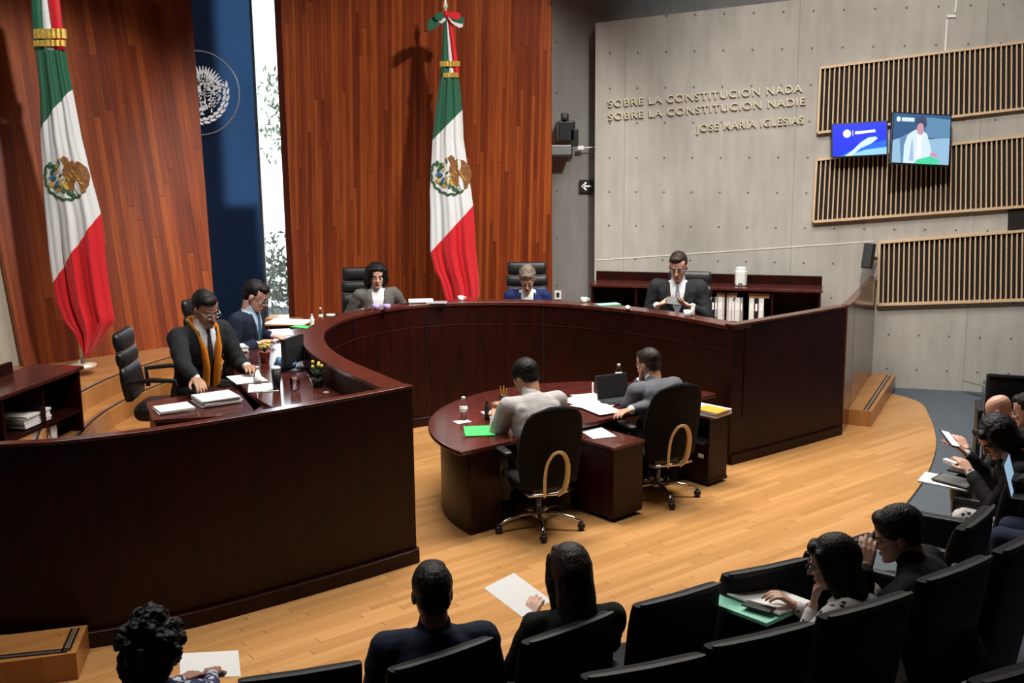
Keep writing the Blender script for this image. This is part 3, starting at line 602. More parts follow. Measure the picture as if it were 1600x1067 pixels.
# ------------------------------------------------------------------ flags
M['fwhite'] = None
def flag_mat(name, k1, b1, k2, b2):
    m, t, p = nt(name); p.inputs['Roughness'].default_value = .65; p.inputs['Sheen Weight'].default_value = .2
    tc = N(t, 'ShaderNodeTexCoord'); sp = N(t, 'ShaderNodeSeparateXYZ'); t.links.new(tc.outputs['Object'], sp.inputs[0])
    up = math_node(t, 'GREATER_THAN', sp.outputs[2], math_node(t, 'ADD', math_node(t, 'MULTIPLY', sp.outputs[0], k1), b1))
    dn = math_node(t, 'LESS_THAN', sp.outputs[2], math_node(t, 'ADD', math_node(t, 'MULTIPLY', sp.outputs[0], k2), b2))
    m1 = N(t, 'ShaderNodeMix', data_type='RGBA'); t.links.new(up, m1.inputs['Factor']); m1.inputs[6].default_value = (.72, .74, .76, 1); m1.inputs[7].default_value = (.004, .10, .045, 1)
    m2 = N(t, 'ShaderNodeMix', data_type='RGBA'); t.links.new(dn, m2.inputs['Factor']); t.links.new(m1.outputs[2], m2.inputs[6]); m2.inputs[7].default_value = (.62, .002, .010, 1)
    t.links.new(m2.outputs[2], p.inputs['Base Color']); return m
M['fgreen'] = plain('flag_green', (.004, .10, .045), .6); M['fred'] = plain('flag_red', (.62, .002, .010), .6); M['fwhite'] = plain('flag_white', (.72, .74, .76), .6)
M['eagle'] = plain('embroidered_brown', (.22, .085, .02), .7, var=.4, scale=25); M['leafg'] = plain('embroidered_green', (.03, .10, .04), .7, var=.3); M['emb_gold'] = plain('embroidered_gold', (.55, .32, .05), .6, var=.3); M['emb_blue'] = plain('embroidered_blue', (.05, .15, .40), .6)
def flag(label, loc, rot, edge, bounds, ribbons, tieband, emb, poletop, zpole, bow):
    """edge: list of (z, xl, xr) from top to bottom; bounds = (k1, b1, k2, b2)"""
    t = thing('national_flag', label, 'flag', loc); t.rotation_euler = rot; t['group'] = 'flags against the wooden wall'
    zs = [e[0] for e in edge]
    def lim(z):
        for i in range(len(edge)-1):
            if z >= edge[i+1][0]:
                a, b = edge[i], edge[i+1]; s = (a[0]-z)/(a[0]-b[0]); s = max(0, min(1, s)); return a[1]+(b[1]-a[1])*s, a[2]+(b[2]-a[2])*s
        return edge[-1][1:]
    def fold(x, z):
        a, b = lim(z); w = b-a; s = (x-a)/w; amp = .7*(.018+.03*min(1, max(0, (zs[0]-z)/3)))*(1-.75*math.exp(-((z-emb[1])/.28)**2))
        return -amp*math.sin(s*PI*5.5+.5*math.sin(z*1.7))-.4*amp*math.sin(s*PI*13+z)-.06*math.sin(s*PI)
    nz, nx = 110, 60; b = MB(); R = []
    for i in range(nz+1):
        z = zs[0]+(zs[-1]-zs[0])*i/nz; xa, xb = lim(z); R.append([b.b.verts.new((xa+(xb-xa)*j/nx, fold(xa+(xb-xa)*j/nx, z), z)) for j in range(nx+1)])
    for i in range(nz):
        for j in range(nx): b.b.faces.new((R[i][j], R[i+1][j], R[i+1][j+1], R[i][j+1]))
    o = b.build('cloth', flag_mat('flag_cloth', *bounds), t, True); so = o.modifiers.new('solid', 'SOLIDIFY'); so.thickness = .004; so.offset = 1
    # ribbon above the tie
    rb = MB(); n = len(ribbons[0][1])-1
    zt, zb = zs[0]+.02, ribbons[0][0]
    for mi in range(3):
        b0 = ribbons[0][1]; b1 = ribbons[1][1]; z0, z1 = ribbons[0][0], ribbons[1][0]; rr = []
        for i in range(13):
            s = i/12; z = z0+(z1-z0)*s; xl = b0[mi]+(b1[mi]-b0[mi])*s; xr = b0[mi+1]+(b1[mi+1]-b0[mi+1])*s
            rr.append([(xl+(xr-xl)*q/6, -.03-.02*math.sin(q/6*PI), z) for q in range(7)]+[(xl+(xr-xl)*q/6, -.018, z) for q in range(6, -1, -1)])
        rb.loft(rr, mi)
    rb.build('gathered_top', ['fgreen', 'fwhite', 'fred'], t, True)
    for z, xa, xb, hh in tieband:
        g = MB(); g.loft([[(xa+(xb-xa)*q/14, -.045-.03*math.sin(q/14*PI)-(.006 if q % 2 else 0), zz) for q in range(15)]+[(xa+(xb-xa)*q/14, .0, zz) for q in range(14, -1, -1)] for zz in (z-hh, z)])
        g.build('gold_band', 'gold', t)
    MB().tube([(poletop[0], .03, poletop[1]), (zpole[0], .05, zpole[1])], .016, 10).build('pole', 'brass', t, True)
    MB().lathe([(.0165, 0), (.03, .03), (.004, .14), (.001, .15)], (poletop[0], .03, poletop[1]), 10).build('finial', 'brass', t, True)
    MB().lathe([(.14, 0), (.14, .03), (.05, .05), (.02, .09)], (zpole[0], .05, zpole[1]), 20).build('base', 'brass', t, True)
    if bow:
        bw = MB(); bx, bz = bow
        for k, (dx, dz, mi) in enumerate(((-.20, -.10, 0), (-.15, -.13, 2), (-.20, -.16, 0), (-.08, -.08, 1), (.10, -.07, 2), (.17, -.13, 1), (.19, -.08, 0), (.15, -.03, 2), (-.12, -.04, 0))):
            d = Vector((dx, dz)); nn = Vector((-dz, dx)).normalized()*.045; p = Vector((bx, bz))
            q = [p, p+d*.5+nn, p+d+nn*.8, p+d*1.12, p+d-nn*.8, p+d*.5-nn]
            bw.loft([[(v.x, -.045-.006*k, v.y) for v in q], [(v.x, -.05-.006*k, v.y) for v in q]], mi)
        bw.ell((bx, -.09, bz), (.03, .03, .035), n=12, mi=2); bw.build('rosette_bow', ['fgreen', 'fwhite', 'fred'], t)
    # emblem conforming to the folds
    cx, cz, er = emb; ms = ['eagle', 'leafg', 'emb_gold', 'emb_blue', 'fwhite']; e = MB()
    def patch(poly, mi, h=0):
        pts = [(cx+er*x, cz+er*y) for x, y in poly]; P = [(x, fold(x, z)-.012-h, z) for x, z in pts]; Q = [(x, fold(x, z)-.004-h, z) for x, z in pts]; e.loft([P, Q], mi)
    def lf(x, y, a, L, wd, mi, h=0):
        ca, sa = math.cos(a), math.sin(a); patch([(x+L*math.cos(q)*ca-wd*math.sin(q)*sa, y+L*math.cos(q)*sa+wd*math.sin(q)*ca) for q in [2*PI*k/8 for k in range(8)]], mi, h)
    for k in range(17):
        q = math.radians(150+k*10.5); lf(.93*math.cos(q), .93*math.sin(q), q+1.57+(.5 if k % 2 else -.4), .13, .06, 1)
    patch([(.02, .52), (.30, .72), (.62, .66), (.88, .40), (.98, .05), (.92, -.35), (.74, -.62), (.60, -.70), (.58, -.35), (.50, -.15), (.38, -.30), (.30, -.62), (.12, -.35), (.05, -.05), (-.06, .18), (-.05, .35)], 0, .002)
    patch([(.40, -.05), (.52, -.20), (.58, -.42), (.62, -.74), (.46, -.66), (.36, -.42)], 4, .004)
    patch([(.0, .55), (-.10, .80), (.02, .92), (.18, .82), (.22, .62), (.12, .50)], 0, .004); lf(-.16, .78, .3, .12, .035, 2, .006)
    for k in range(9): lf(-.18-.22*math.sin(k*.8), .62-.13*k, 1.2+.6*math.cos(k*.8), .10, .05, (1, 2)[k % 2], .004)
    for k in range(7): lf(.05+.10*k, .25-.16*abs(k-3), -1.2+.1*k, .10, .025, 2, .006)
    for x, y, mi in ((-.55, .25, 1), (-.50, -.05, 1), (-.62, -.30, 2), (-.42, -.42, 1), (-.58, .02, 3), (-.28, -.50, 2), (-.05, -.52, 1), (-.40, .45, 1), (-.62, .52, 1), (-.22, -.20, 2), (-.35, -.22, 3), (.12, -.62, 1), (.05, -.42, 2), (.28, -.74, 1)):
        lf(x, y, x*5+y*3, .15, .085, mi, .003)
    e.build('eagle_emblem', ms, t)
    return t
flag('green, white and red flag with an eagle emblem hanging at the far left', (-4.25, 11.0, 0.96), (0, 0, 0), [(2.97, -0.248, 0.023), (2.791, -0.251, 0.038), (2.598, -0.25, 0.058), (2.149, -0.278, 0.106), (1.636, -0.293, 0.198), (1.379, -0.291, 0.238), (0.994, -0.288, 0.241), (0.751, -0.278, 0.25), (0.545, -0.259, 0.263), (0.353, -0.201, 0.283), (0.225, -0.099, 0.19), (0.109, -0.059, 0.104), (0.019, -0.017, 0.027)], (1.107, 2.538, 1.327, 1.106), [(2.97, [-0.254, -0.166, -0.065, 0.035]), (3.817, [-0.241, -0.14, -0.115, 0.011])], [(3.163, -0.243, 0.053, 0.0880503144654088), (3.06, -0.252, 0.037, 0.05660377358490566)], (-0.054, 1.771, 0.22641509433962265), (-0.116, 3.945), (-0.087, -0.128), None)
flag('green, white and red flag with a bow on top, behind the bench', (-0.66, 13.55, 1.0), (0, 0, 0), [(2.756, -0.151, 0.063), (2.569, -0.186, 0.081), (2.336, -0.223, 0.098), (2.024, -0.261, 0.105), (1.402, -0.308, 0.188), (1.168, -0.306, 0.213), (0.685, -0.318, 0.231), (0.467, -0.271, 0.249), (0.311, -0.198, 0.26), (0.14, -0.157, 0.263), (0.0, -0.115, 0.206), (-0.117, -0.079, 0.112)], (0.969, 2.271, 1.061, 1.016), [(2.756, [-0.151, -0.052, 0.009, 0.078]), (3.457, [-0.095, -0.072, -0.057, -0.003])], [(2.928, -0.154, 0.082, 0.061068702290076333), (2.795, -0.12, 0.064, 0.05343511450381679)], (-0.051, 1.612, 0.25190839694656486), (-0.078, 3.519), (-0.034, -0.428), (-0.065, 3.457))

# ------------------------------------------------------------------ people
def remesh(mb, voxel, it=2, fac=.5):
    me = bpy.data.meshes.new('tmp'); mb.b.to_mesh(me); mb.b.free(); o = bpy.data.objects.new('tmp', me); C.objects.link(o)
    r = o.modifiers.new('r', 'REMESH'); r.mode = 'VOXEL'; r.voxel_size = voxel
    if it: s_ = o.modifiers.new('s', 'SMOOTH'); s_.factor = fac; s_.iterations = it
    dg = bpy.context.evaluated_depsgraph_get(); nm = bpy.data.meshes.new_from_object(o.evaluated_get(dg)); bpy.data.objects.remove(o); bpy.data.meshes.remove(me)
    for p in nm.polygons: p.use_smooth = True
    return nm
def link_mesh(me, name, mats, parent):
    me.name = name
    for m in mats: me.materials.append(M[m] if isinstance(m, str) else m)
    o = bpy.data.objects.new(name, me); C.objects.link(o); o.parent = parent; return o
def ripple(me, amp, freq, seed=0):
    me.update()
    ns = [v.normal.copy() for v in me.vertices]
    for v, n in zip(me.vertices, ns):
        p = v.co*freq+Vector((seed*3.1, seed, 0)); v.co += n*(amp*noise.noise(p)+amp*.5*noise.noise(p*2.3))
def skinmat(name, col):
    m = plain(name, col, .5, var=.05, scale=14); p = m.node_tree.nodes['Principled BSDF']; p.inputs['Subsurface Weight'].default_value = .08; p.inputs['Subsurface Radius'].default_value = (.02, .008, .004); return m
M['skin_tan'] = skinmat('tan_skin', (.42, .215, .135)); M['skin_light'] = skinmat('light_skin', (.60, .34, .25)); M['skin_brown'] = skinmat('brown_skin', (.30, .145, .085))
M['lip'] = plain('lips', (.33, .09, .07), .5); M['eye'] = plain('eye_white', (.55, .53, .5), .2); M['iris'] = plain('dark_iris', (.02, .012, .008), .2)
M['hairblack'] = plain('black_hair', (.0045, .0038, .0038), .5, bump=.6, scale=90, var=.4, spec=.25); M['hairbrown'] = plain('dark_brown_hair', (.018, .010, .007), .48, bump=.6, scale=90, var=.4, spec=.3); M['hairgrey'] = plain('grey_brown_hair', (.16, .12, .095), .6, bump=.6, scale=80, var=.4)
def hand(mb, W_, d, n, side, curl=.5, spread=.2, sc=1.0):
    """W_ wrist, d finger direction, n palm normal (the way the palm faces), side +1 right / -1 left"""
    d = Vector(d).normalized(); n = Vector(n); n = (n-d*n.dot(d)).normalized(); lat = d.cross(n)*(-side)        # towards the thumb
    offs = (-.030, -.010, .011, .031)
    for i, o_ in enumerate(offs):
        k = W_+(d*(.088-.006*abs(i-2))+lat*o_)*sc; mb.cap(W_+lat*o_*.55*sc, k, .0155*sc, .0115*sc, 8)
        L = (.062, .076, .084, .076)[i]*sc; dd = (d+lat*(o_*spread*6)).normalized(); p = k; seg = (.45, .32, .23)
        for j in range(3):
            a = curl*(.45, .75, .55)[j]; dd = (dd*math.cos(a)+n*math.sin(a)*1.0).normalized(); q = p+dd*L*seg[j]; mb.cap(p, q, (.0098-.0008*j)*sc, (.0090-.0009*j)*sc, 8); p = q
    b0 = W_+(lat*.018+d*.018)*sc; t1 = b0+(lat*.030+d*.028+n*.012)*sc; t2 = t1+(lat*.012+d*.028+n*.012)*sc; t3 = t2+(d*.022+n*.006)*sc
    mb.cap(b0, t1, .015*sc, .0125*sc, 8); mb.cap(t1, t2, .0115*sc, .0105*sc, 8); mb.cap(t2, t3, .0102*sc, .0085*sc, 8)
HEAD = [(-.113, .022, .086, .040), (-.104, .036, .094, .012), (-.085, .050, .094, -.018), (-.055, .060, .090, -.052), (-.022, .066, .088, -.078), (.010, .071, .086, -.092), (.040, .074, .090, -.098), (.068, .071, .083, -.094), (.092, .059, .063, -.078), (.108, .038, .036, -.050), (.115, .014, .008, -.02)]
def person(label, head, face, lean=8, pitch=15, yaw=0, sex='m', skin='skin_tan', hair='short', hcol='hairblack', jacket=None, shirt=None, tie=None, legs='black', hands=(None, None), curl=.6, glasses=False, scarf=None, fz=.42, sc=1.0, vneck=True, seed=1, palm=((0, 0, -1), (0, 0, -1)), hdir=(None, None), pattern=None, group=None, legmat=None, beard=None, knees=True, roll=0, detail=True):
    f = 1 if sex == 'm' else .88
    rz = heading(*face); R = Matrix.Rotation(rz, 3, 'Z'); Ri = R.inverted()
    lr = math.radians(lean); T = Matrix.Rotation(-lr, 3, 'X')
    nk = Vector((0, 0, .505*sc)); Hr = Matrix.Rotation(math.radians(yaw), 3, 'Z') @ Matrix.Rotation(-math.radians(pitch), 3, 'X') @ Matrix.Rotation(math.radians(roll), 3, 'Y')
    hoff = T @ nk + (Matrix.Rotation(-(lr+math.radians(pitch))/2, 3, 'X') @ Vector((0, .022, .128)))*sc
    root = Vector(head)-R @ hoff; root.z = fz; pz = head[2]-hoff.z-fz
    P = Vector((0, 0, pz)); HC_ = P+hoff; hs = sc*(1.0 if sex == 'm' else .95)
    tl = lambda x, y, z: P+T @ (Vector((x*f, y, z))*sc)
    hl = lambda x, y, z: HC_+Hr @ (Vector((x, y, z))*hs)
    G = lambda p: Ri @ (Vector(p)-root)
    # --- arms
    arms = []
    for i, sd in enumerate((-1, 1)):
        S = tl(.188*sd, 0, .435); tgt = hands[i]; l1, l2 = .285*sc, .255*sc
        Wp = G(tgt) if (tgt is not None and tgt[0] != 'h') else hl(*tgt[1:]) if tgt is not None else P+Vector((.15*sd, .34, .10))
        v = Wp-S; dist = v.length
        if dist > (l1+l2)*.985: Wp = S+v.normalized()*(l1+l2)*.985; dist = (l1+l2)*.985
        if dist < .2: dist = .2; Wp = S+v.normalized()*.2
        dn = (Wp-S).normalized(); a = (l1*l1-l2*l2+dist*dist)/(2*dist); h = math.sqrt(max(0, l1*l1-a*a))
        pole = Vector((.55*sd, -.35, -1)) if not (tgt is not None and tgt[0] == 'h') else Vector((.15*sd, .5, -1)); pole = (pole-dn*pole.dot(dn)).normalized(); E = S+dn*a+pole*h
        fd = (Wp-E).normalized(); hd = (Ri @ Vector(hdir[i])) if hdir[i] else fd; arms.append((sd, S, E, Wp, fd, hd, palm[i]))
    # --- body
    b = MB(); n = 20
    rings = []
    for z, w, yf, yb in HEAD:
        c = (yf+yb)/2; r = (yf-yb)/2
        rings.append([hl(w*math.copysign(abs(math.cos(q))**.9, math.cos(q)), c+r*math.copysign(abs(math.sin(q))**.92, math.sin(q)), z) for q in [2*PI*k/n for k in range(n)]])
    b.loft(rings)
    b.cap(hl(0, .088, .008), hl(0, .112, -.032), .0075*hs, .0125*hs, 8); b.cap(hl(-.011, .096, -.036), hl(.011, .096, -.036), .009*hs, .009*hs, 8)
    b.cap(hl(-.034, .083, .020), hl(.034, .083, .020), .010*hs, .010*hs, 8); b.cap(hl(-.038, .070, -.025), hl(-.030, .074, -.045), .016*hs, .014*hs, 8); b.cap(hl(.038, .070, -.025), hl(.030, .074, -.045), .016*hs, .014*hs, 8)
    b.cap(hl(-.018, .090, -.066), hl(.018, .090, -.066), .0085*hs, .0085*hs, 8); b.cap(hl(-.012, .088, -.100), hl(.012, .088, -.100), .012*hs, .012*hs, 8)
    for sd in (-1, 1): b.ell(hl(.073*sd, -.008, -.008), (.010*hs, .019*hs, .031*hs), Hr @ Matrix.Rotation(-.25*sd, 3, 'Z'), 10)
    b.cap(tl(0, -.005, .44), HC_+Hr @ Vector((0, -.030, -.055))*hs, .060*f*sc, .054*f*hs, 14)
    b.loft([[tl(w*math.cos(q), d*math.sin(q), z) for q in [2*PI*k/16 for k in range(16)]] for z, w, d in ((-.06, .13, .09), (.1, .13, .09), (.3, .145, .09), (.42, .15, .075), (.47, .08, .05))])
    for sd, S, E, Wp, fd, hd, pn in arms:
        b.cap(S, E, .043*f*sc, .036*f*sc, 10); b.cap(E, Wp, .035*f*sc, .0245*f*sc, 10); b.cap(tl(.08*sd, 0, .42), S, .045*sc, .045*sc, 8)
        hand(b, Wp, hd, Ri @ Vector(pn) if pn else Vector((0, 0, -1)), sd, curl, sc=sc*(1 if sex == 'm' else .92))
    leg = []
    for sd in (-1, 1):
        hp = P+Vector((.09*sd*sc, .0, .0)); kn = P+Vector((.115*sd*sc, .43*sc, .03)); an = Vector((.115*sd*sc, .40*sc, .085)); leg.append((sd, hp, kn, an))
        b.cap(hp, kn, .062, .045, 10); b.cap(kn, an, .045, .032, 10); b.cap(an, an+Vector((0, .12, -.045)), .032, .026, 8)
    body = link_mesh(remesh(b, .0062 if detail else .008, 1), 'person', [skin], None); body.location = root; body.rotation_euler = (0, 0, rz); tag(body, label, 'person', group)
    # --- face pieces
    for sd in (-1, 1):
        MB().ell(hl(.031*sd, .0795, .002), (.0135*hs,)*3, n=10).build('eye', 'eye', body, True)
        MB().ell(hl(.031*sd, .0905, -.001), (.0055*hs,)*3, n=8).build('iris', 'iris', body, True)
        MB().tube([hl(.016*sd, .097, .022), hl(.032*sd, .096, .027), hl(.047*sd, .086, .022)], .0042*hs, 6).build('eyebrow', 'hairblack' if hcol != 'hairgrey' else 'hairbrown', body, True)
    MB().ell(hl(0, .098, -.066), (.022*hs, .006*hs, .0065*hs), Hr, 10).build('lips', 'lip', body, True)
    if beard:
        q = MB(); q.tube([hl(-.027, .093, -.062), hl(0, .103, -.052), hl(.027, .093, -.062)], .0055*hs, 6); q.build('moustache', beard, body, True)
    # --- hair
    if hair != 'bald':
        h = MB()
        if hair in ('short', 'shortthick'):
            k = 1.0 if hair == 'short' else 1.07
            h.ell(hl(0, -.020, .044), (.081*k*hs, .102*k*hs, .088*k*hs), Hr, 20); h.ell(hl(0, -.050, -.005), (.070*hs, .058*hs, .075*hs), Hr, 14); h.ell(hl(.01, .045, .088), (.060*hs, .045*hs, .035*hs), Hr, 12)
        elif hair == 'curly':
            rr = random.Random(seed); h.ell(hl(0, -.02, .03), (.12*hs, .125*hs, .115*hs), Hr, 18); h.ell(hl(0, -.06, -.08), (.115*hs, .07*hs, .09*hs), Hr, 14)
            for k in range(90):
                u, w = rr.uniform(0, 2*PI), rr.uniform(-.9, 1); c_ = math.sqrt(1-w*w); p = (.125*c_*math.cos(u), -.03+.13*c_*math.sin(u), .02+.125*w)
                if p[1] > .05 and p[2] < .05: continue
                h.ell(hl(*p), (rr.uniform(.016, .028),)*3, n=8)
        elif hair == 'updo':
            h.ell(hl(0, -.02, .05), (.088*hs, .105*hs, .092*hs), Hr, 20); h.ell(hl(0, -.02, .10), (.068*hs, .075*hs, .06*hs), Hr, 14); h.ell(hl(0, .055, .085), (.06*hs, .035*hs, .035*hs), Hr, 12)
        elif hair in ('bob', 'long', 'long2'):
            h.ell(hl(0, -.022, .042), (.085*hs, .106*hs, .090*hs), Hr, 20)
            L = {'bob': .17, 'long': .42, 'long2': .34}[hair]; wd = {'bob': .135, 'long': .092, 'long2': .115}[hair]; h.ell(hl(0, -.03, .02), (.122*hs, .112*hs, .112*hs) if hair == 'bob' else (.09*hs, .108*hs, .095*hs), Hr, 18)
            h.loft([[hl(w*math.cos(q), c+d*math.sin(q), z) for q in [2*PI*k/16 for k in range(16)]] for z, w, d, c in ((.08, .06, .06, -.03), (.03, .088, .085, -.03), (-.05, wd*.95, .066, -.05), (-L*.55, wd, .05, -.07), (-L*.85, wd*.85, .035, -.09+(.02 if L > .3 else 0)), (-L, wd*.5, .02, -.09))])
            for sd in (-1, 1): h.cap(hl(.066*sd, .030, .060), hl(.084*sd, .020, -.03), .028*hs, .026*hs, 10); h.cap(hl(.084*sd, .020, -.03), hl(.080*sd, .0, -.10 if hair == 'bob' else -.14), .026*hs, .02*hs, 10)
            h.cap(hl(-.03, .058, .085), hl(.035, .060, .085), .03*hs, .026*hs, 10)
        me = remesh(h, .007, 1); ripple(me, {'curly': .012, 'updo': .010, 'bob': .005}.get(hair, .0025), 55 if hair in ('curly', 'updo') else 30, seed); link_mesh(me, 'hair', [hcol], body)
    if glasses:
        g = MB()
        for sd in (-1, 1):
            g.tube([hl(.032*sd+.022*math.cos(q), .108, .0+.017*math.sin(q)) for q in [2*PI*k/14 for k in range(14)]], .0022*hs, 5, close=True); g.tube([hl(.054*sd, .106, .006), hl(.072*sd, .05, .008), hl(.077*sd, .0, .004)], .002*hs, 5)
        g.tube([hl(-.010, .110, .003), hl(.010, .110, .003)], .002*hs, 5); g.build('glasses', glasses if isinstance(glasses, str) else 'darkgrey', body, True)
    # --- clothes
    TR = [(-.10, .165, .125), (0, .17, .13), (.10, .160, .122), (.22, .163, .122), (.33, .182, .122), (.41, .195, .110), (.46, .158, .090), (.495, .085, .070)]
    def torso(mb, g): mb.loft([[tl(w*g*math.copysign(abs(math.cos(q))**.85, math.cos(q)), (d*g)*math.copysign(abs(math.sin(q))**.85, math.sin(q)), z*(1 if z < .4 else 1)) for q in [2*PI*k/24 for k in range(24)]] for z, w, d in TR])
    if jacket is None: jacket, shirt0 = shirt, None
    else: shirt0 = shirt
    j = MB(); torso(j, 1.0)
    for sd, S, E, Wp, fd, hd, pn in arms:
        j.cap(tl(.10*sd, 0, .440), S, .060*f*sc, .070*f*sc, 12); j.cap(S, E, .070*f*sc, .052*f*sc, 12); j.cap(E, Wp-fd*.035, .051*f*sc, .038*f*sc, 12)
    if not (shirt0 and vneck): j.cap(tl(0, 0, .47), tl(0, .0, .51), .066*f*sc, .060*f*sc, 12)
    me = remesh(j, .0115, 2); ripple(me, .009, 9, seed)
    if shirt0 and vneck:
        bm = bmesh.new(); bm.from_mesh(me); Ti = T.inverted(); dl = []
        for fc in bm.faces:
            c = Ti @ (fc.calc_center_median()-P)/sc
            if c.y > .045 and c.z > .17 and abs(c.x) < (c.z-.17)*.30 and abs(c.x) < .085: dl.append(fc)
            elif c.z > .468 and abs(c.x) < .085 and c.y > -.01: dl.append(fc)
        bmesh.ops.delete(bm, geom=dl, context='FACES'); bm.to_mesh(me); bm.free()
    jo = link_mesh(me, 'jacket' if shirt0 else 'top', [jacket], body)
    if shirt0:
        so = jo.modifiers.new('s', 'SOLIDIFY'); so.thickness = .006; so.offset = 1
        s_ = MB(); torso(s_, .955); s_.cap(tl(0, -.002, .46), tl(0, .012, .525), .068*f*sc, .060*f*sc, 14)
        for sd, S, E, Wp, fd, hd, pn in arms: MB().cap(Wp-fd*.06, Wp-fd*.014, .036*f*sc, .034*f*sc, 12).build('shirt_cuff', shirt0, body, True)
        link_mesh(remesh(s_, .010, 1), 'shirt', [shirt0], body)
        if vneck and detail:
            for sd in (-1, 1):
                l_ = MB(); pts = [(.070, .066, .485), (.062, .112, .40), (.035, .133, .29), (.004, .137, .175)]; wds = (.02, .042, .038, .006)
                l_.loft([[tl(sd*x, y+.004, z), tl(sd*(x+w), y-.004-w*.18, z+.012), tl(sd*(x+w), y-.012-w*.18, z+.012), tl(sd*x, y-.006, z)] for (x, y, z), w in zip(pts, wds)]); l_.build('lapel', jacket, body, True)
    if tie:
        t_ = MB(); t_.loft([[tl(-w, y, z), tl(w, y, z), tl(w*.6, y+.008, z), tl(-w*.6, y+.008, z)] for z, w, y in ((.495, .010, .074), (.485, .017, .083), (.462, .012, .092), (.36, .022, .122), (.24, .027, .128), (.10, .028, .128), (.07, .004, .128))]); t_.build('tie', tie, body)
    if scarf:
        for sd in (-1, 1):
            q = MB(); rr_ = []
            for (x, y, z, w) in ((0, -.085, .50, .05), (.055*sd, -.06, .505, .05), (.083*sd, .0, .500, .05), (.085*sd, .070, .46, .045), (.062*sd, .128, .37, .042), (.045*sd, .150, .24, .045), (.045*sd, .155, .10, .05), (.05*sd, .165, -.06, .05)):
                o_ = Vector((sd*w*.55, 0, .0)) if z < .45 else Vector((sd*w*.25, 0, w*.7))
                a_, b_ = Vector((x, y, z))-o_*.8, Vector((x, y, z))+o_*.8; up = Vector((0, .016, .0)) if z < .45 else Vector((0, .0, .020))
                rr_.append([tl(*(a_-up)), tl(*(b_-up)), tl(*(b_+up)), tl(*((a_+b_)/2+up*1.6)), tl(*(a_+up))])
            q.loft(rr_); q.build('scarf_end', scarf, body, True)
    # trousers and shoes
    tr = MB(); tr.ell(P+Vector((0, .0, -.02)), (.175*f*sc, .13*sc, .11*sc), n=16)
    for sd, hp, kn, an in leg:
        tr.cap(hp, kn, .092*f*sc, .072*f*sc, 12); tr.cap(kn, an+Vector((0, 0, .02)), .070*f*sc, .055*f*sc, 12)
        MB().cap(an+Vector((0, -.02, -.045)), an+Vector((0, .16, -.05)), .042, .034, 10).build('shoe', 'black', body, True)
    me = remesh(tr, .014, 2); ripple(me, .008, 8, seed+2); link_mesh(me, 'trousers', [legs], body)
    return body, tl, hl, arms, root, R
cloth = lambda n, c, **k: M.__setitem__(n, plain(n, c, k.get('r', .85), var=k.get('v', .12), scale=k.get('s', 120), bump=.15, spec=.2))
cloth('charcoal_wool', (.018, .019, .022)); cloth('navy_wool', (.012, .017, .035)); cloth('grey_tweed', (.115, .11, .105), v=.3); cloth('royal_blue_cloth', (.012, .022, .10)); cloth('light_grey_wool', (.36, .34, .33)); cloth('mid_grey_wool', (.095, .10, .115)); cloth('black_cloth', (.010, .010, .011)); cloth('white_cotton', (.74, .76, .78), v=.03); cloth('pale_blue_cotton', (.45, .58, .70), v=.03); cloth('mustard_wool', (.60, .185, .012), v=.2); cloth('dark_green_grey', (.035, .045, .042)); cloth('red_cloth', (.22, .02, .025)); cloth('dark_blue_cloth', (.015, .022, .045))
M['tie_blue'] = plain('blue_tie', (.03, .12, .22), .5); M['tie_stripe'] = plain('grey_patterned_tie', (.20, .20, .26), .5, var=.6, scale=60); M['tie_dark'] = plain('dark_tie', (.02, .02, .03), .5)
def pat(name, a, b, sc_):
    m, t, p = nt(name); p.inputs['Roughness'].default_value = .8
    tc = N(t, 'ShaderNodeTexCoord'); v = N(t, 'ShaderNodeTexVoronoi'); v.inputs['Scale'].default_value = sc_; t.links.new(tc.outputs['Object'], v.inputs['Vector'])
    r = N(t, 'ShaderNodeValToRGB'); r.color_ramp.interpolation = 'CONSTANT'; r.color_ramp.elements[0].color = a+(1,); r.color_ramp.elements[1].color = b+(1,); r.color_ramp.elements[1].position = .42
    t.links.new(v.outputs['Distance'], r.inputs[0]); t.links.new(r.outputs[0], p.inputs['Base Color']); M[name] = m
pat('floral_white', (.02, .02, .02), (.62, .60, .58), 22); MATS['floral_white'].node_tree.nodes['Color Ramp'].color_ramp.elements[1].position = .30; pat('floral_navy', (.55, .58, .65), (.02, .025, .10), 34)

J = {}
J[1] = person('person in dark suit and mustard scarf with glasses, behind the near bench arm', (-2.61, 9.43, 1.68), (.80, -.60), lean=12, pitch=24, yaw=-6, skin='skin_tan', hair='short', jacket='charcoal_wool', shirt='white_cotton', tie='tie_dark', scarf='mustard_wool', glasses='chrome', hands=((-2.26, 9.33, 1.19), (-2.51, 8.70, 1.2)), palm=((0, 0, -1), (-.3, .3, -1)), sc=1.24, fz=.42, seed=2, beard='hairgrey', roll=4)
J[2] = person('person in navy suit with blue tie, seated in profile before the tinted glass', (-2.43, 10.53, 1.62), (.97, -.25), lean=12, pitch=28, yaw=6, skin='skin_light', hair='short', jacket='navy_wool', shirt='pale_blue_cotton', tie='tie_blue', glasses='darkgrey', hands=((-2.36, 10.85, 1.17), (-2.42, 10.43, 1.17)), sc=1.16, seed=3)
J[3] = person('person with black bobbed hair in grey jacket and white blouse, seated by the flag', (-1.48, 12.23, 1.58), (.28, -.96), lean=6, pitch=12, yaw=-4, sex='f', skin='skin_light', hair='bob', jacket='grey_tweed', shirt='white_cotton', hands=((-1.33, 12.28, 1.2), (-1.62, 12.12, 1.2)), sc=1.14, seed=4)
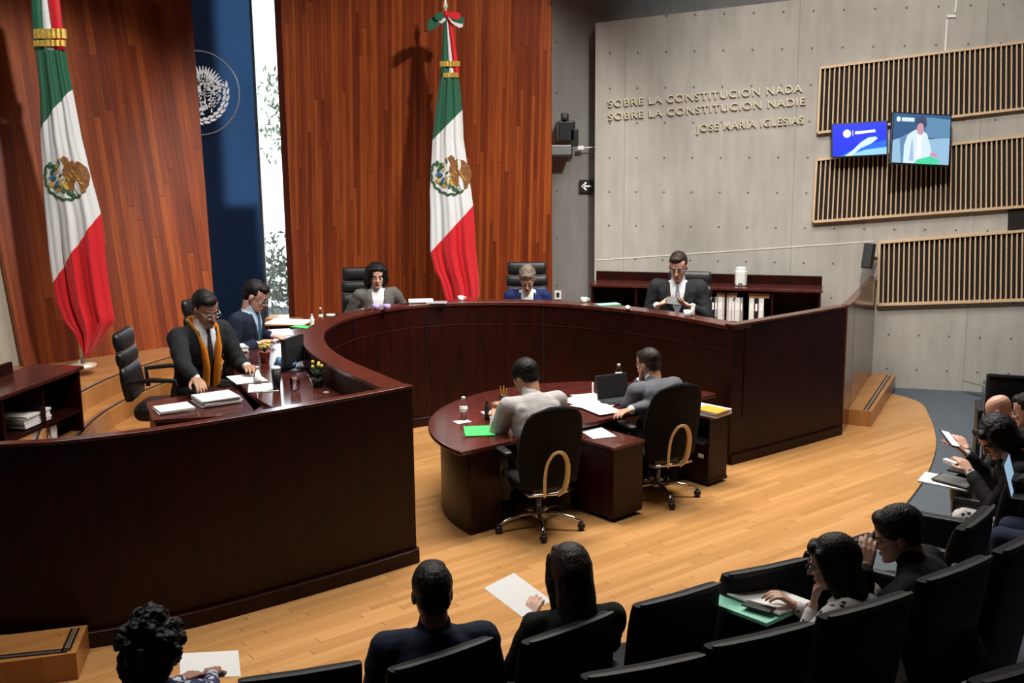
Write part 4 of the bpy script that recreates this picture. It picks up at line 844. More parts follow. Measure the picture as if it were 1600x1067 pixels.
J[4] = person('person with grey-brown updo and royal blue jacket behind the middle of the bench', (0.18, 12.60, 1.47), (-.02, -1), lean=16, pitch=32, sex='f', skin='skin_light', hair='updo', hcol='hairgrey', jacket='royal_blue_cloth', shirt='white_cotton', glasses='darkgrey', hands=(None, None), sc=1.16, seed=5)
J[5] = person('person in dark suit holding a black phone at the right end of the bench', (1.77, 11.80, 1.7), (-.20, -.98), lean=2, pitch=20, yaw=-6, skin='skin_light', hair='short', hcol='hairbrown', jacket='charcoal_wool', shirt='white_cotton', tie='tie_stripe', glasses='darkgrey', hands=(('h', -.15, .27, -.25), ('h', .15, .27, -.25)), hdir=((-.8, -.3, .3), (.8, -.3, .3)), palm=((0, 0, 1), (0, 0, 1)), curl=.7, sc=1.2, seed=6)
# clerks
K1 = person('person in light grey suit seen from behind at the low desk', (0.11, 9.03, 1.14), (-.45, .89), lean=22, pitch=34, yaw=16, skin='skin_tan', hair='shortthick', jacket='light_grey_wool', shirt='white_cotton', vneck=False, legs='light_grey_wool', hands=((-0.14, 9.19, 0.76), (-0.01, 9.29, 0.8)), fz=0, seed=7, sc=1.18)
K2 = person('person in dark grey suit with a hand raised to the ear at the low desk', (1.20, 9.64, 1.11), (-.52, .85), lean=20, pitch=20, yaw=14, skin='skin_tan', hair='short', hcol='hairbrown', jacket='mid_grey_wool', shirt='white_cotton', vneck=False, legs='black_cloth', hands=(('h', -.105, .06, -.13), (0.95, 9.22, 0.78)), palm=((.5, 0, .3), (0, 0, -1)), hdir=((.1, .1, 1), None), fz=0, seed=8, sc=1.12)
# audience
A = {}
A[1] = person('person with a mass of dark curly hair and flowered blue sleeves, front row, far left', (-1.43, 4.10, 1.2), (-.15, 1), lean=12, pitch=18, yaw=-14, sex='f', skin='skin_brown', hair='curly', shirt='floral_navy', hands=((-1.39, 4.64, 0.8), (-1.35, 4.67, 0.8)), fz=0, seed=9)
A[2] = person('person in navy suit with short black hair and visible ears, front row, seen from behind', (-0.37, 4.71, 1.14), (-.22, .975), lean=6, pitch=8, yaw=0, skin='skin_brown', hair='short', jacket='dark_blue_cloth', shirt='dark_blue_cloth', vneck=False, legs='dark_blue_cloth', hands=(None, None), fz=0, seed=10, sc=1.14)
A[3] = person('person with long straight dark hair in black, front row, holding a white sheet', (0.26, 4.94, 1.14), (-.25, .97), lean=8, pitch=14, yaw=2, sex='f', skin='skin_light', hair='long', hcol='hairbrown', shirt='black_cloth', hands=((0.07, 5.16, 0.8), (0.32, 5.39, 0.72)), fz=0, seed=11, sc=1.14)
A[4] = person('person with long black hair resting chin on hand, second row, papers on lap', (1.47, 4.88, 1.2), (-.72, .69), lean=22, pitch=18, yaw=22, sex='f', skin='skin_light', hair='long2', shirt='floral_white', hands=(('h', -.03, .13, -.17), (1.35, 5.08, 0.9)), hdir=((.1, .05, 1), None), palm=((.6, -.2, .3), (0, 0, -1)), curl=1.3, fz=.2, seed=12, glasses='darkgrey', sc=1.1)
A[5] = person('person in dark jacket with black framed glasses leaning left, second row at right', (1.85, 5.12, 1.24), (-.85, .52), lean=26, pitch=20, yaw=20, skin='skin_tan', hair='shortthick', jacket='black_cloth', shirt='black_cloth', vneck=False, glasses='black', hands=((1.64, 4.93, 1.15), None), fz=.2, seed=13, sc=1.08)
A[6] = person('person with short black bob looking at a phone, flowered clothes, front row at right', (3.19, 7.14, 1.14), (-.93, .30), lean=24, pitch=44, yaw=24, sex='f', skin='skin_light', hair='bob', shirt='floral_white', jacket='black_cloth', vneck=False, legs='floral_white', hands=((3.11, 7.31, 0.84), (3.17, 7.56, 0.9)), fz=0, seed=14, sc=1.18)
A[7] = person('bald person in dark clothes partly hidden behind the phone user at right', (3.57, 7.95, 1.1), (-.8, .6), lean=16, pitch=30, skin='skin_light', hair='bald', shirt='dark_green_grey', hands=((3.34, 7.95, 0.82), None), fz=0, seed=15)
A[8] = person('person in dark red clothes cut off by the right edge, front row farthest back', (3.68, 7.75, 1.16), (-.8, .6), lean=14, pitch=20, skin='skin_light', hair='short', shirt='red_cloth', fz=0, seed=16)
A[9] = person('person in navy trousers holding a laptop, mostly cut off by the right edge', (3.29, 6.39, 1.28), (-.80, .60), lean=8, pitch=20, skin='skin_tan', hair='short', shirt='dark_blue_cloth', legs='dark_blue_cloth', fz=.1, seed=17, hands=((3.33, 6.94, 0.86), (3.33, 6.81, 0.86)))

# ------------------------------------------------------------------ chairs
def star_base(t, z0=.0, R_=.33, col='chrome', rot=.3):
    MB().lathe([(.045, .085), (.045, .12), (.028, .14), (.028, .40)]).build('column', col, t, True)
    for k in range(5):
        a = rot+2*PI*k/5; c, s = math.cos(a), math.sin(a); m = MB(); pts = [(.03*c, .03*s, .125), (.15*c, .15*s, .125), (R_*.8*c, R_*.8*s, .100), (R_*c, R_*s, .070)]
        m.tube(pts, [.021, .020, .016, .013], 8, flat=.8); lg = m.build('leg', col, t, True)
        w = MB(); w.ell((R_*c, R_*s, .033), (.032, .032, .031), n=12); w.box((R_*c, R_*s, .066), (.02, .03, .02), rz=a); w.build('caster', 'black', lg, True)
def cushion(mb, w, d, h, c, r=.05, n=6):
    """rounded slab: w x d in plan, h thick"""
    rings = []
    for z, k in ((-h/2, .90), (-h/4, .98), (h/8, 1), (h*.35, .97), (h/2, .86)):
        L = []
        for q in range(28):
            a = 2*PI*q/28; x = math.copysign(abs(math.cos(a))**.45, math.cos(a)); y = math.copysign(abs(math.sin(a))**.45, math.sin(a)); L.append((c[0]+x*w/2*k, c[1]+y*d/2*k, c[2]+z))
        rings.append(L)
    mb.loft(rings)
def task_chair(label, loc, rz, sh=.46, rot=.3):
    t = thing('office_chair', label, 'chair', loc, rz, 'black office chairs at the low desk'); star_base(t, rot=rot, R_=.35)
    m = MB(); cushion(m, .50, .48, .09, (0, .02, sh-.03)); m.build('seat', 'mesh', t, True)
    MB().box((0, 0, sh-.10), (.24, .30, .05)).build('tilt_mechanism', 'black', t, bevel=.01)
    m = MB(); rings = []
    for i in range(15):
        s = i/14; z = .42+.66*s; w = .235+.035*math.sin(PI*min(1, s*1.15))
        if s > .78: w *= math.sqrt(max(.02, 1-((s-.78)/.225)**2.6))
        y0 = -.215-.10*s+.02*math.sin(s*PI*1.3); L = []
        for k in range(13): x = -w+2*w*k/12; L.append((x, y0+.50*x*x, z))
        for k in range(12, -1, -1): x = -w+2*w*k/12; L.append((x, y0+.50*x*x-.04*(1-.4*abs(x/w)), z))
        rings.append(L)
    m.loft(rings); m.build('backrest', 'mesh', t, True)
    lp = [(-.085, .36), (-.095, .50), (-.088, .62), (-.05, .70), (0, .725), (.05, .70), (.088, .62), (.095, .50), (.075, .40), (.02, .365)]
    m = MB(); m.tube([(x, -.285-.10*(z-.46)/.56-.035*(1 if z > .5 else 1), z) for x, z in lp[:1]+[(q.x, q.y) for q in spline(lp, 3)][1:]], .024, 8, flat=.5); m.build('back_loop', 'bentwood', t, True)
    m = MB(); m.tube([(-.20, -.05, sh-.10), (-.18, -.24, sh-.10), (0, -.31, sh-.085), (.18, -.24, sh-.10), (.20, -.05, sh-.10)], .014, 8); m.build('seat_support', 'chrome', t, True)
    for sd in (-1, 1):
        a = MB().tube([(.24*sd, -.04, sh-.09), (.30*sd, -.04, sh-.02), (.30*sd, -.02, .66)], .014, 8).build('arm_post', 'black', t, True)
        m = MB(); cushion(m, .08, .25, .03, (.30*sd, .02, .675)); m.build('armrest', 'black', t, True)
    return t
task_chair('black mesh office chair with bentwood loop and chrome base, nearer one at the low desk', (.20, 8.60, 0), heading(-.40, .92), rot=.62)
task_chair('black mesh office chair with bentwood loop and chrome base, right one beside the pedestal', (1.25, 9.33, 0), heading(-.42, .91), rot=.75)
def exec_chair(label, loc, rz, top=1.22, sh=.46):
    t = thing('executive_chair', label, 'chair', loc, rz, 'black leather judges chairs'); star_base(t, col='darkgrey')
    m = MB(); cushion(m, .52, .50, .12, (0, .02, sh-.04)); m.build('seat', 'leather', t, True)
    for i, (z0, z1, w) in enumerate(((.48, top-.29, .50), (top-.28, top-.16, .50), (top-.145, top, .47))):
        m = MB(); n = 5; rings = []
        for k in range(n+1):
            s = k/n; z = z0+(z1-z0)*s; y = -.24-.13*(z-.48); th = .09*(.6+.4*math.sin(PI*(s*.9+.05))); hw = w/2*(1-.04*(2*s-1)**4); L = []
            for q in range(24):
                a = 2*PI*q/24; L.append((hw*math.copysign(abs(math.cos(a))**.4, math.cos(a)), y+th/2*math.copysign(abs(math.sin(a))**.6, math.sin(a)), z))
            rings.append(L)
        m.loft(rings); m.build(('backrest', 'shoulder_roll', 'headrest')[i], 'leather', t, True)
    for z in (top-.285, top-.152): MB().box((0, -.24-.13*(z-.48), z), (.44, .05, .012)).build('metal_strip', 'alu', t)
    for sd in (-1, 1):
        m = MB(); m.tube([(.27*sd, -.20, .50), (.30*sd, -.22, .66), (.30*sd, .0, .68), (.30*sd, .18, .67), (.28*sd, .20, .50)], .022, 8); m.build('armrest', 'leather', t, True)
    return t
def seat_behind(p, label, face, back=.30, top=1.22, side=0):
    bd, tl, hl, arms, root, R_ = p; f_ = Vector(face).normalized(); s = Vector((f_.y, -f_.x)); q = Vector((root.x, root.y))+f_*(-back+.22)+s*side; pz = tl(0, 0, 0).z
    return exec_chair(label, (q.x, q.y, root.z), heading(f_.x, f_.y), top, max(.40, min(.56, pz-.10)))
seat_behind(J[1], 'black leather chair with silver strips on the headrest, behind the mustard scarf person', (.99, .05), .50, 1.06)
seat_behind(J[2], 'black leather chair of the profile person in navy, barely seen beside the first head', (.97, -.25), .34, 1.16)
seat_behind(J[3], 'black leather chair behind the person in the grey jacket, turned slightly left', (.15, -.98), .36, 1.18, .13)
seat_behind(J[4], 'black leather chair behind the person in royal blue', (0, -1), .34, 1.16)
seat_behind(J[5], 'black leather chair behind the person holding the phone', (-.25, -.97), .34, 1.16, -.08)

# theatre seats
def theatre_seat():
    t = thing('theatre_seat', 'x', 'seat', (0, 0, 0), 0, 'black upholstered theatre seats')
    m = MB(); rings = []
    for s in (0, .15, .5, .85, .95, 1.0):                  # rows from foot to top
        z = .16+.82*s; y = -.02-.13*s; hw = .255*(1-.06*(1-s)); th = .13 if s < .9 else (.105 if s < .97 else .07); L = []
        for q in range(28):
            a = 2*PI*q/28; cx = math.copysign(abs(math.cos(a))**.3, math.cos(a)); sy = math.copysign(abs(math.sin(a))**.5, math.sin(a)); L.append((hw*cx, y+th/2*sy+.10*(1-(1-abs(cx))**2)*0+.22*(hw*cx)**2, z))
        rings.append(L)
    m.loft(rings); m.build('backrest', 'seatfab', t, 'a', ang=50)
    m = MB(); rings = []
    for zz, k in ((.975, 1.0), (.990, 1.0), (.998, .8)):
        L = []
        for q in range(28):
            a = 2*PI*q/28; cx = math.copysign(abs(math.cos(a))**.3, math.cos(a)); sy = math.copysign(abs(math.sin(a))**.5, math.sin(a)); L.append((.246*cx, -.186+.016*k*sy+.22*(.246*cx)**2, zz))
        rings.append(L)
    m.loft(rings); m.build('top_edge', 'seattop', t, 'a', ang=50)
    m = MB(); cushion(m, .48, .46, .13, (0, .24, .40)); m.build('seat_cushion', 'seatfab', t, True)
    for sd in (-1, 1):
        MB().box((.275*sd, .16, .31), (.04, .34, .60)).build('side_panel', 'black', t, bevel=.006)
        MB().box((.275*sd, .14, .625), (.055, .38, .035)).build('armrest', 'seattop', t, bevel=.012)
    return t
ts0 = theatre_seat(); used = [False]
def seat(A_, B_, z, label, toph=.96):
    """A_, B_: plan ends of the top edge, left to right seen from behind; z: floor level"""
    a, b = Vector(A_[:2]), Vector(B_[:2]); mid = (a+b)/2; d = (b-a).normalized(); f_ = Vector((-d.y, d.x)); loc = mid+f_*.15; loc3 = (loc.x, loc.y, z); rz = heading(f_.x, f_.y)
    if not used[0]:
        used[0] = True; ts0.location = loc3; ts0.rotation_euler = (0, 0, rz); ts0['label'] = label; return ts0
    return copy_tree(ts0, loc3, rz, label)
seat((-1.09, 4.22, 1), (-0.68, 4.35, 1), 0, 'black theatre seat at the bottom edge between the curly haired person and the navy suit')
seat((-0.51, 4.29, 1), (-0.11, 4.58, 1), 0, 'black theatre seat directly behind the person in the navy suit')
seat((0.04, 4.52, 1), (0.45, 4.84, 1), 0, 'black theatre seat directly behind the person with long straight hair')
seat((0.58, 4.90, 1), (0.99, 5.15, 1), 0, 'empty black theatre seat right of the person with long straight hair')
seat((1.08, 5.26, 1), (1.48, 5.44, 1), 0, 'empty black theatre seat above the mint folder, fourth from the navy suit')
seat((1.56, 5.54, 1), (1.95, 5.79, 1), 0, 'black theatre seat mostly hidden by the head resting on a hand')
seat((0.27, 3.84, 1.2), (0.71, 4.00, 1.2), .2, 'empty black theatre seat, second row, leftmost, cut by the bottom edge')
seat((0.76, 4.07, 1.2), (1.21, 4.27, 1.2), .2, 'empty black theatre seat, second row, second from the left')
seat((1.27, 4.32, 1.2), (1.72, 4.57, 1.2), .2, 'black theatre seat directly behind the person resting chin on hand')
seat((1.80, 4.67, 1.2), (2.24, 4.98, 1.2), .2, 'black theatre seat directly behind the person with black framed glasses')
seat((2.26, 4.98, 1.2), (2.71, 5.38, 1.2), .2, 'black theatre seat cut by the right edge, second row')
seat((1.53, 3.40, 1.4), (1.94, 3.61, 1.4), .4, 'black theatre seat in the bottom right corner')
seat((2.37, 5.73, 1), (2.88, 6.35, 1), 0, 'black theatre seat with its side toward us, left of the laptop at right')
seat((2.98, 6.47, 1), (3.58, 7.33, 1), 0, 'black theatre seat behind the person looking at a phone')
seat((4.18, 9.41, 1), (4.50, 9.30, 1), .05, 'black theatre seat far off at the right edge by the concrete wall')
# loose side panel seen end-on in front of the bespectacled person
sp2 = thing('seat_end_panel', 'black seat end panel with a narrow pale top edge, right of the bespectacled head', 'seat panel', (2.71, 6.79, 0.72)[:2]+(0,), math.atan2(-.18, .27))
MB().box((0, 0, .35), (.34, .07, .70)).build('panel', 'seatfab', sp2, bevel=.015); MB().box((0, 0, .71), (.35, .08, .022)).build('top_edge', 'seattop', sp2, bevel=.008)
# tiers under the back rows
def tier(name, edge, z): mb = MB(); mb.prism(edge, -.02, z); struct(mb.build(name, 'carpet'))
tier('floor_tier_2', [(-1.0, 3.3), (.3, 4.22), (1.0, 4.62), (1.7, 5.0), (2.25, 5.5), (3.0, 6.4), (6.5, 6.4), (6.5, -1), (-1.0, -1)], .2)
tier('floor_tier_3', [(.2, 3.0), (1.0, 3.6), (2.0, 4.1), (2.9, 4.9), (6.4, 5.0), (6.4, -1), (.2, -1)], .4)
tr_ = MB(); tr_.prism([(5.36, 12.45), (5.62, 13.02), (7.0, 12.65), (7.0, 10.0), (5.6, 10.6)], -.02, .14); struct(tr_.build('trim_4', 'carpet'))
o = MB().box((0, 0, .005), (.05, .60, .01)).build('trim_5', 'alu'); o.location = (5.50, 12.72, .14); o.rotation_euler = (0, 0, .42); struct(o)

# ------------------------------------------------------------------ low desk
dk = thing('curved_desk', 'low dark mahogany half-round desk in front of the bench', 'desk', (.75, 9.25, 0), math.atan2(.62, .78))
ang = [180-180*k/40 for k in range(41)]; RD = 1.47
top = [(RD*math.cos(math.radians(a)), RD*math.sin(math.radians(a))) for a in ang]
MB().prism(top[::-1], .675, .712).build('top', 'mahogtop', dk, bevel=.006)
m = MB(); aa = arc((0, 0), RD-.10, 178, 40); bb = arc((0, 0), RD-.14, 178, 40); m.strip(aa, bb, .001, .674); m.build('curved_front_panel', 'mahog', dk, 'a')
MB().box((-1.22, .045, .337), (.30, .04, .672)).build('end_panel', 'mahog', dk, bevel=.003)
MB().box((1.10, .30, .337), (.04, .5, .672)).build('end_panel', 'mahog', dk, bevel=.003)
Z41 = math.atan2(.66, .75)
p1 = thing('drawer_pedestal', 'dark wooden drawer pedestal with a printed sheet on top, between the two office chairs', 'cabinet', (.775, 8.965, 0), Z41)
MB().box((0, 0, .325), (.35, .50, .58)).build('carcass', 'mahog', p1, bevel=.003); MB().box((0, 0, .628), (.37, .52, .025)).build('top', 'mahogtop', p1, bevel=.003)
for z in (.20, .45):
    d_ = MB().box((.178, 0, z), (.012, .44, .22)).build('drawer', 'mahog', p1, bevel=.002); MB().box((.188, .0, z+.07), (.012, .10, .014)).build('handle', 'steel', d_, bevel=.003)
for sx in (-1, 1):
    for sy in (-1, 1): MB().cap((.13*sx, .19*sy, .018), (.15*sx, .19*sy, .018), .017, .017, 8).build('caster', 'black', p1, True)
p2 = thing('open_pedestal', 'dark wooden pedestal with an open shelf, carrying papers and an orange folder', 'cabinet', (1.70, 9.81, 0), Z41)
MB().box((0, 0, .04), (.27, .42, .03)).build('base_board', 'mahog', p2); MB().box((-.0, 0, .21), (.26, .41, .31)).build('drawer_box', 'mahog', p2, bevel=.003)
MB().box((.125, 0, .49), (.02, .42, .27)).build('back_panel', 'mahog', p2)
for sy in (-1, 1): MB().box((0, .20*sy, .49), (.26, .02, .27)).build('side_panel', 'mahog', p2)
MB().box((0, 0, .630), (.29, .44, .024)).build('top', 'mahogtop', p2, bevel=.003); MB().box((-.1325, -.12, .27), (.003, .06, .035)).build('sticker', 'white', p2)
for sx in (-1, 1):
    for sy in (-1, 1): MB().cap((.10*sx, .17*sy, .016), (.115*sx, .17*sy, .016), .014, .014, 8).build('caster', 'black', p2, True)
def sheet(label, p, rz, w=.21, l=.297, mat='white', h=.003, lines=0, name='paper_sheet', cat='paper'):
    o = MB().box((0, 0, h/2), (w, l, h))
    mats = [mat]
    if lines:
        mats.append('inkgrey')
        for k in range(lines): o.box((0, l*.38-k*l*.76/max(1, lines-1), h+.0003), (w*.72, l*.022, .0005), mi=1)
    o = o.build(name, mats); o.location = (p[0], p[1], p[2]+.001); o.rotation_euler = (0, 0, rz); return tag(o, label, cat)
M['inkgrey'] = plain('printed_ink', (.45, .45, .46), .8)
def bottle(label, p, h=.20, r=.032, cap_='plastic_white', body='clear', name='water_bottle', liquid=None):
    t = thing(name, label, 'bottle', p)
    MB().lathe([(r*.9, 0), (r, .01), (r, h*.25), (r*.94, h*.3), (r, h*.35), (r, h*.62), (r*.6, h*.80), (r*.42, h*.86), (r*.42, h*.9)]).build('body', body, t, True)
    MB().lathe([(r*.48, h*.88), (r*.48, h*.98), (r*.4, h)]).build('cap', cap_, t, True)
    if body == 'clear': MB().lathe([(r*1.01, h*.36), (r*1.01, h*.56)]).build('paper_label', 'plastic_white', t, True)
    return t
def cup(label, p, r=.04, h=.09, mat='plastic_white', name='cup', lid=None, handle=False, inner=True):
    t = thing(name, label, 'cup', p)
    MB().lathe([(r*.75, 0), (r*.8, .004), (r, h), (r*.92, h), (r*.72, .01), (.001, .009)]).build('body', mat, t, True)
    if lid: MB().lathe([(r*1.03, h), (r*1.03, h+.012), (r*.7, h+.02), (.001, h+.021)]).build('lid', lid, t, True)
    if handle: MB().tube([(r*.9, 0, h*.8), (r*1.5, 0, h*.75), (r*1.6, 0, h*.45), (r*.9, 0, h*.25)], .006, 6).build('handle', mat, t, True)
    return t
DZ = .713
bottle('clear water bottle standing on a small card at the left of the low desk', (-0.42, 9.29, 0.719), .20, .034)
sheet('small white card under the clear bottle on the low desk', (-0.43, 9.23, 0.713), .5, .13, .10)
sheet('bright green folder on the low desk beside the grey suit', (-0.28, 8.92, 0.713), .10, .24, .30, 'green', .008, name='folder', cat='folder')
bottle('small dark bottle standing left of the grey suit on the low desk', (-0.22, 9.31, 0.713), .17, .022, 'black', 'darkgrey', 'dark_bottle')
sheet('white sheet on the low desk in front of the grey suit', (-0.13, 9.46, 0.713), .4, .21, .29)
M['yellow'] = plain('yellow_plastic', (.75, .42, .03), .5)
pc = thing('pen_cup', 'dark pen cup with yellow pencils beyond the grey suit on the low desk', 'pen holder', (-0.08, 9.82, 0.713))
MB().lathe([(.035, 0), (.035, .09), (.031, .09), (.031, .01), (.001, .01)]).build('cup', 'black', pc, True)
for k in range(4): MB().tube([(.012*math.cos(k*1.6), .012*math.sin(k*1.6), .012), (.03*math.cos(k*1.6), .03*math.sin(k*1.6), .15+.01*k)], .004, 6).build('pencil', 'yellow', pc)
for i, (p_, r_, lab) in enumerate((((0.61, 9.90, 0.714), .7, 'leftmost'), ((0.70, 10.00, 0.718), .3, 'farthest'), ((0.71, 9.70, 0.722), .9, 'middle'), ((0.78, 9.55, 0.726), .5, 'nearest'))):
    sheet('white printed sheet spread on the low desk left of the laptop, %s of four' % lab, p_, r_, .24, .32, 'white', .003, name='paper_sheet'); 
sheet('printed sheet lying on top of the drawer pedestal', (0.71, 9.08, 0.642), .35, .21, .30, 'white', .003, 8)
MB_ = thing('pen', 'white pen standing upright beyond the spread sheets on the low desk', 'pen', (0.75, 10.17, 0.713)); MB().lathe([(.006, 0), (.009, .01), (.009, .10), (.004, .115)]).build('barrel', 'plastic_white', MB_, True); MB().lathe([(.014, 0), (.014, .008)]).build('stand', 'black', MB_, True)
lt = thing('laptop', 'open black laptop on the low desk in front of the dark grey suit', 'laptop', (0.97, 9.87, 0.713), math.atan2(.62, .78)+PI+.25)
MB().box((0, 0, .009), (.33, .23, .016)).build('keyboard_base', 'lap', lt, bevel=.003); MB().box((0, .0, .018), (.28, .10, .002)).build('keys', 'darkgrey', lt)
ls = MB().box((0, .14, .118), (.33, .012, .22), rot=Matrix.Rotation(-.30, 3, 'X')).build('lid', 'lap', lt, bevel=.003); MB().box((0, .1325, .118), (.30, .002, .19), rot=Matrix.Rotation(-.30, 3, 'X')).build('display', 'black', ls)
lt.rotation_euler = (0, 0, math.atan2(.62, .78)-.25)
bottle('clear water bottle beyond the laptop on the low desk', (1.03, 10.58, 0.713), .20, .032)
cup('clear tumbler beside the bottle beyond the laptop', (0.95, 10.53, 0.713), .035, .09, 'clear', 'tumbler')
ps = paper_stack('stack of white folders on the open pedestal', (1.75, 9.72, 0.643), Z41+.1, .25, .33, .045, 5, seed=4)
sheet('orange folder on the stack on the open pedestal', (1.77, 9.65, 0.69), Z41+.1, .19, .24, 'orange', .004, name='folder', cat='folder')
sheet('grey tray with a pen on the open pedestal shelf', frame((1.70, 9.81, 0), Z41, (-.03, -.02, .368)), Z41, .19, .24, 'steel', .012, name='document_tray', cat='tray')
# computer tower in the leg space behind the right chair
ct = thing('computer_tower', 'black computer tower under the right end of the low desk', 'computer', (1.40, 9.95, 0), Z41); MB().box((0, 0, .22), (.18, .42, .42)).build('case', 'black', ct, bevel=.006); MB().box((0, -.212, .24), (.15, .006, .34)).build('front_panel', 'darkgrey', ct)

# ------------------------------------------------------------------ things on the bench
LZ_ = 1.331; WZ_ = 1.136
def monitor(label, p, rz, w=.42, h=.27, tilt=0):
    t = thing('desk_monitor', label, 'monitor', p, rz); MB().lathe([(.11, 0), (.11, .008), (.02, .014), (.02, .06)], n=20).build('stand', 'black', t, True)
    MB().box((0, 0, .05+h/2), (w, .035, h)).build('housing', 'black', t, bevel=.006); MB().box((0, -.0185, .05+h/2), (w-.03, .002, h-.03)).build('display', 'darkgrey', t); return t
monitor('black desk monitor seen from the back in front of the navy suit', (-1.89, 9.46, 1.136), heading(.9, -.35)+PI, .32, .24)
def mic(label, p, rz=0, h=.22):
    t = thing('gooseneck_microphone', label, 'microphone', p, rz, 'gooseneck microphones on the bench')
    MB().lathe([(.035, 0), (.035, .012), (.012, .02)], n=14).build('base', 'black', t, True); MB().tube([(0, 0, .015), (0, .005, h*.6), (.01, .03, h*.9), (.03, .06, h)], .0035, 6).build('neck', 'steel', t, True)
    MB().cap((.03, .06, h), (.045, .085, h+.012), .011, .011, 8).build('head', 'black', t, True); return t
mic('gooseneck microphone near the right corner of the bench in front of the white binders', (2.28, 11.46, 1.136), 0, .24)
mic('gooseneck microphone on the near corner top at left beside the tumbler', (-1.56, 8.55, 1.102), 1.2, .16)
st = paper_stack('thick open ring binder with white pages on the side desk, right of the flatter stack', (-2.31, 8.49, 1.092), .62, .30, .28, .055, 6, name='open_binder', cat='binder', seed=8)
paper_stack('flat stack of white paper on the side desk at its left end', (-2.58, 8.26, 1.092), .55, .26, .22, .025, 3, seed=9)
def wsheet(lab, p, rz, w=.21, l=.30, **k): return sheet(lab, p, rz, w, l, **k)
wsheet('white sheet under the left hand of the mustard scarf person', (-2.21, 9.10, 1.136), .5, .26, .34)
wsheet('white sheet beside the black tumbler at the left desk', (-2.00, 8.77, 1.136), .2, .24, .30)
wsheet('white printed sheet in front of the navy suit', (-2.39, 11.20, 1.136), .3, .30, .40, lines=6)
wsheet('large white open document near the window sill', (-2.39, 11.84, 1.136), -.2, .46, .34)
paper_stack('stack of files with curled pages between the mustard scarf and the navy suit', (-2.63, 10.30, 1.136), .5, .24, .30, .06, 5, seed=12)
wsheet('green folder lying near the small white bottles at the left bend', (-2.19, 11.52, 1.136), -.5, .22, .12, mat='green', h=.006, name='folder', cat='folder')
bottle('clear water bottle in front of the mustard scarf person', (-2.01, 8.62, 1.136), .21, .033)
cup('tall black tumbler with white lid at the left desk', (-1.88, 8.70, 1.136), .038, .17, 'black', 'tumbler', lid='plastic_white')
cup('glass with a pale blue drink right of the black tumbler', (-1.72, 8.63, 1.136), .042, .11, 'clear', 'drinking_glass')
M['potred'] = plain('red_patterned_ceramic', (.32, .05, .03), .4, var=.8, scale=30); M['potyellow'] = plain('yellow_blossom', (.75, .60, .10), .6)
fp = thing('flower_pot', 'small red pot with yellow flowers in front of the navy suit', 'plant', (-2.20, 9.76, 1.136))
MB().lathe([(.035, 0), (.05, .09), (.052, .10), (.044, .10), (.001, .09)]).build('pot', 'potred', fp, True)
b_ = MB(); rr = random.Random(4)
for k in range(26): b_.ell((rr.uniform(-.045, .045), rr.uniform(-.045, .045), .12+rr.uniform(0, .07)), (.014, .014, .010), n=6)
b_.build('blossoms', 'potyellow', fp, True)
b_ = MB()
for k in range(10): b_.tube([(0, 0, .09), (rr.uniform(-.04, .04), rr.uniform(-.04, .04), .15)], .003, 4)
b_.build('stems', 'leafg', fp, True)
M['bluecloth'] = plain('blue_white_foil', (.10, .22, .40), .35, var=.8, scale=18); M['purple'] = plain('lilac_glass', (.42, .30, .66), .15, coat=.5); M['toygreen'] = plain('dark_green_plush', (.02, .05, .02), .9)
def lump(name, lab, cat, p, parts, mat):
    b = MB()
    for c_, r_ in parts: b.ell(c_, r_, n=12)
    me = remesh(b, .008, 1); ripple(me, .006, 30, 3); o = link_mesh(me, name, [mat], None); o.location = p; return tag(o, lab, cat)
lump('plastic_bag', 'crumpled blue and white bag on the left desk near the monitor', 'bag', (-1.96, 9.46, 1.136), [((0, 0, .05), (.10, .07, .05)), ((.05, .02, .09), (.05, .04, .05)), ((-.05, 0, .07), (.04, .05, .04))], 'bluecloth')
pt = thing('potted_plant', 'small dark plant with yellow blooms under the curved ledge at left', 'plant', (-1.57, 8.79, 1.136)); MB().lathe([(.035, 0), (.048, .07), (.04, .07), (.001, .06)]).build('pot', 'black', pt, True)
b_ = MB()
for k in range(16):
    a = k*2.4; r_ = .02+.05*rr.random(); b_.tube([(0, 0, .06), (r_*.6*math.cos(a), r_*.6*math.sin(a), .11), (r_*math.cos(a), r_*math.sin(a), .10+.09*rr.random())], [.004, .009, .002], 5)
b_.build('leaves', 'toygreen', pt, True); b_ = MB()
for k in range(5): b_.ell((.04*math.cos(k*1.3), .04*math.sin(k*1.3), .17+.015*(k % 3)), (.014, .014, .016), n=8)
b_.build('blooms', 'potyellow', pt, True)
cup('tiny white cup near the microphone behind the near bench corner', (-1.47, 8.60, 1.102), .022, .035, 'plastic_white')
cup('flat white dish beside the tiny white cup at the near bench corner', (-1.34, 8.58, 1.102), .05, .012, 'plastic_white', 'dish')
bottle('small white bottle at the left bend of the bench, left one', (-2.09, 11.55, 1.136), .13, .022, 'plastic_white', 'plastic_white', 'small_bottle')
bottle('small white bottle at the left bend of the bench, right one', (-2.03, 11.74, 1.136), .17, .024, 'plastic_white', 'clear', 'small_bottle')
cup('round white lidded dish on the ledge at the left bend', (-1.90, 11.59, 1.236), .05, .02, 'plastic_white', 'dish')
pg = thing('purple_cup', 'pair of joined purple glass cups on the ledge before the person in grey jacket', 'cup', (-1.34, 11.40, 1.331))
for sx in (-1, 1): MB().lathe([(.022, 0), (.036, .02), (.042, .055), (.036, .055), (.03, .022), (.001, .012)], (.055*sx, 0, 0)).build('bowl', 'purple', pg, True)
MB().tube([(-.02, 0, .045), (0, 0, .055), (.02, 0, .045)], .006, 6).build('bridge', 'purple', pg, True)
paper_stack('small stack of papers on the ledge left of the middle flag', (-0.98, 11.88, 1.331), .1, .26, .16, .025, 3, seed=20)
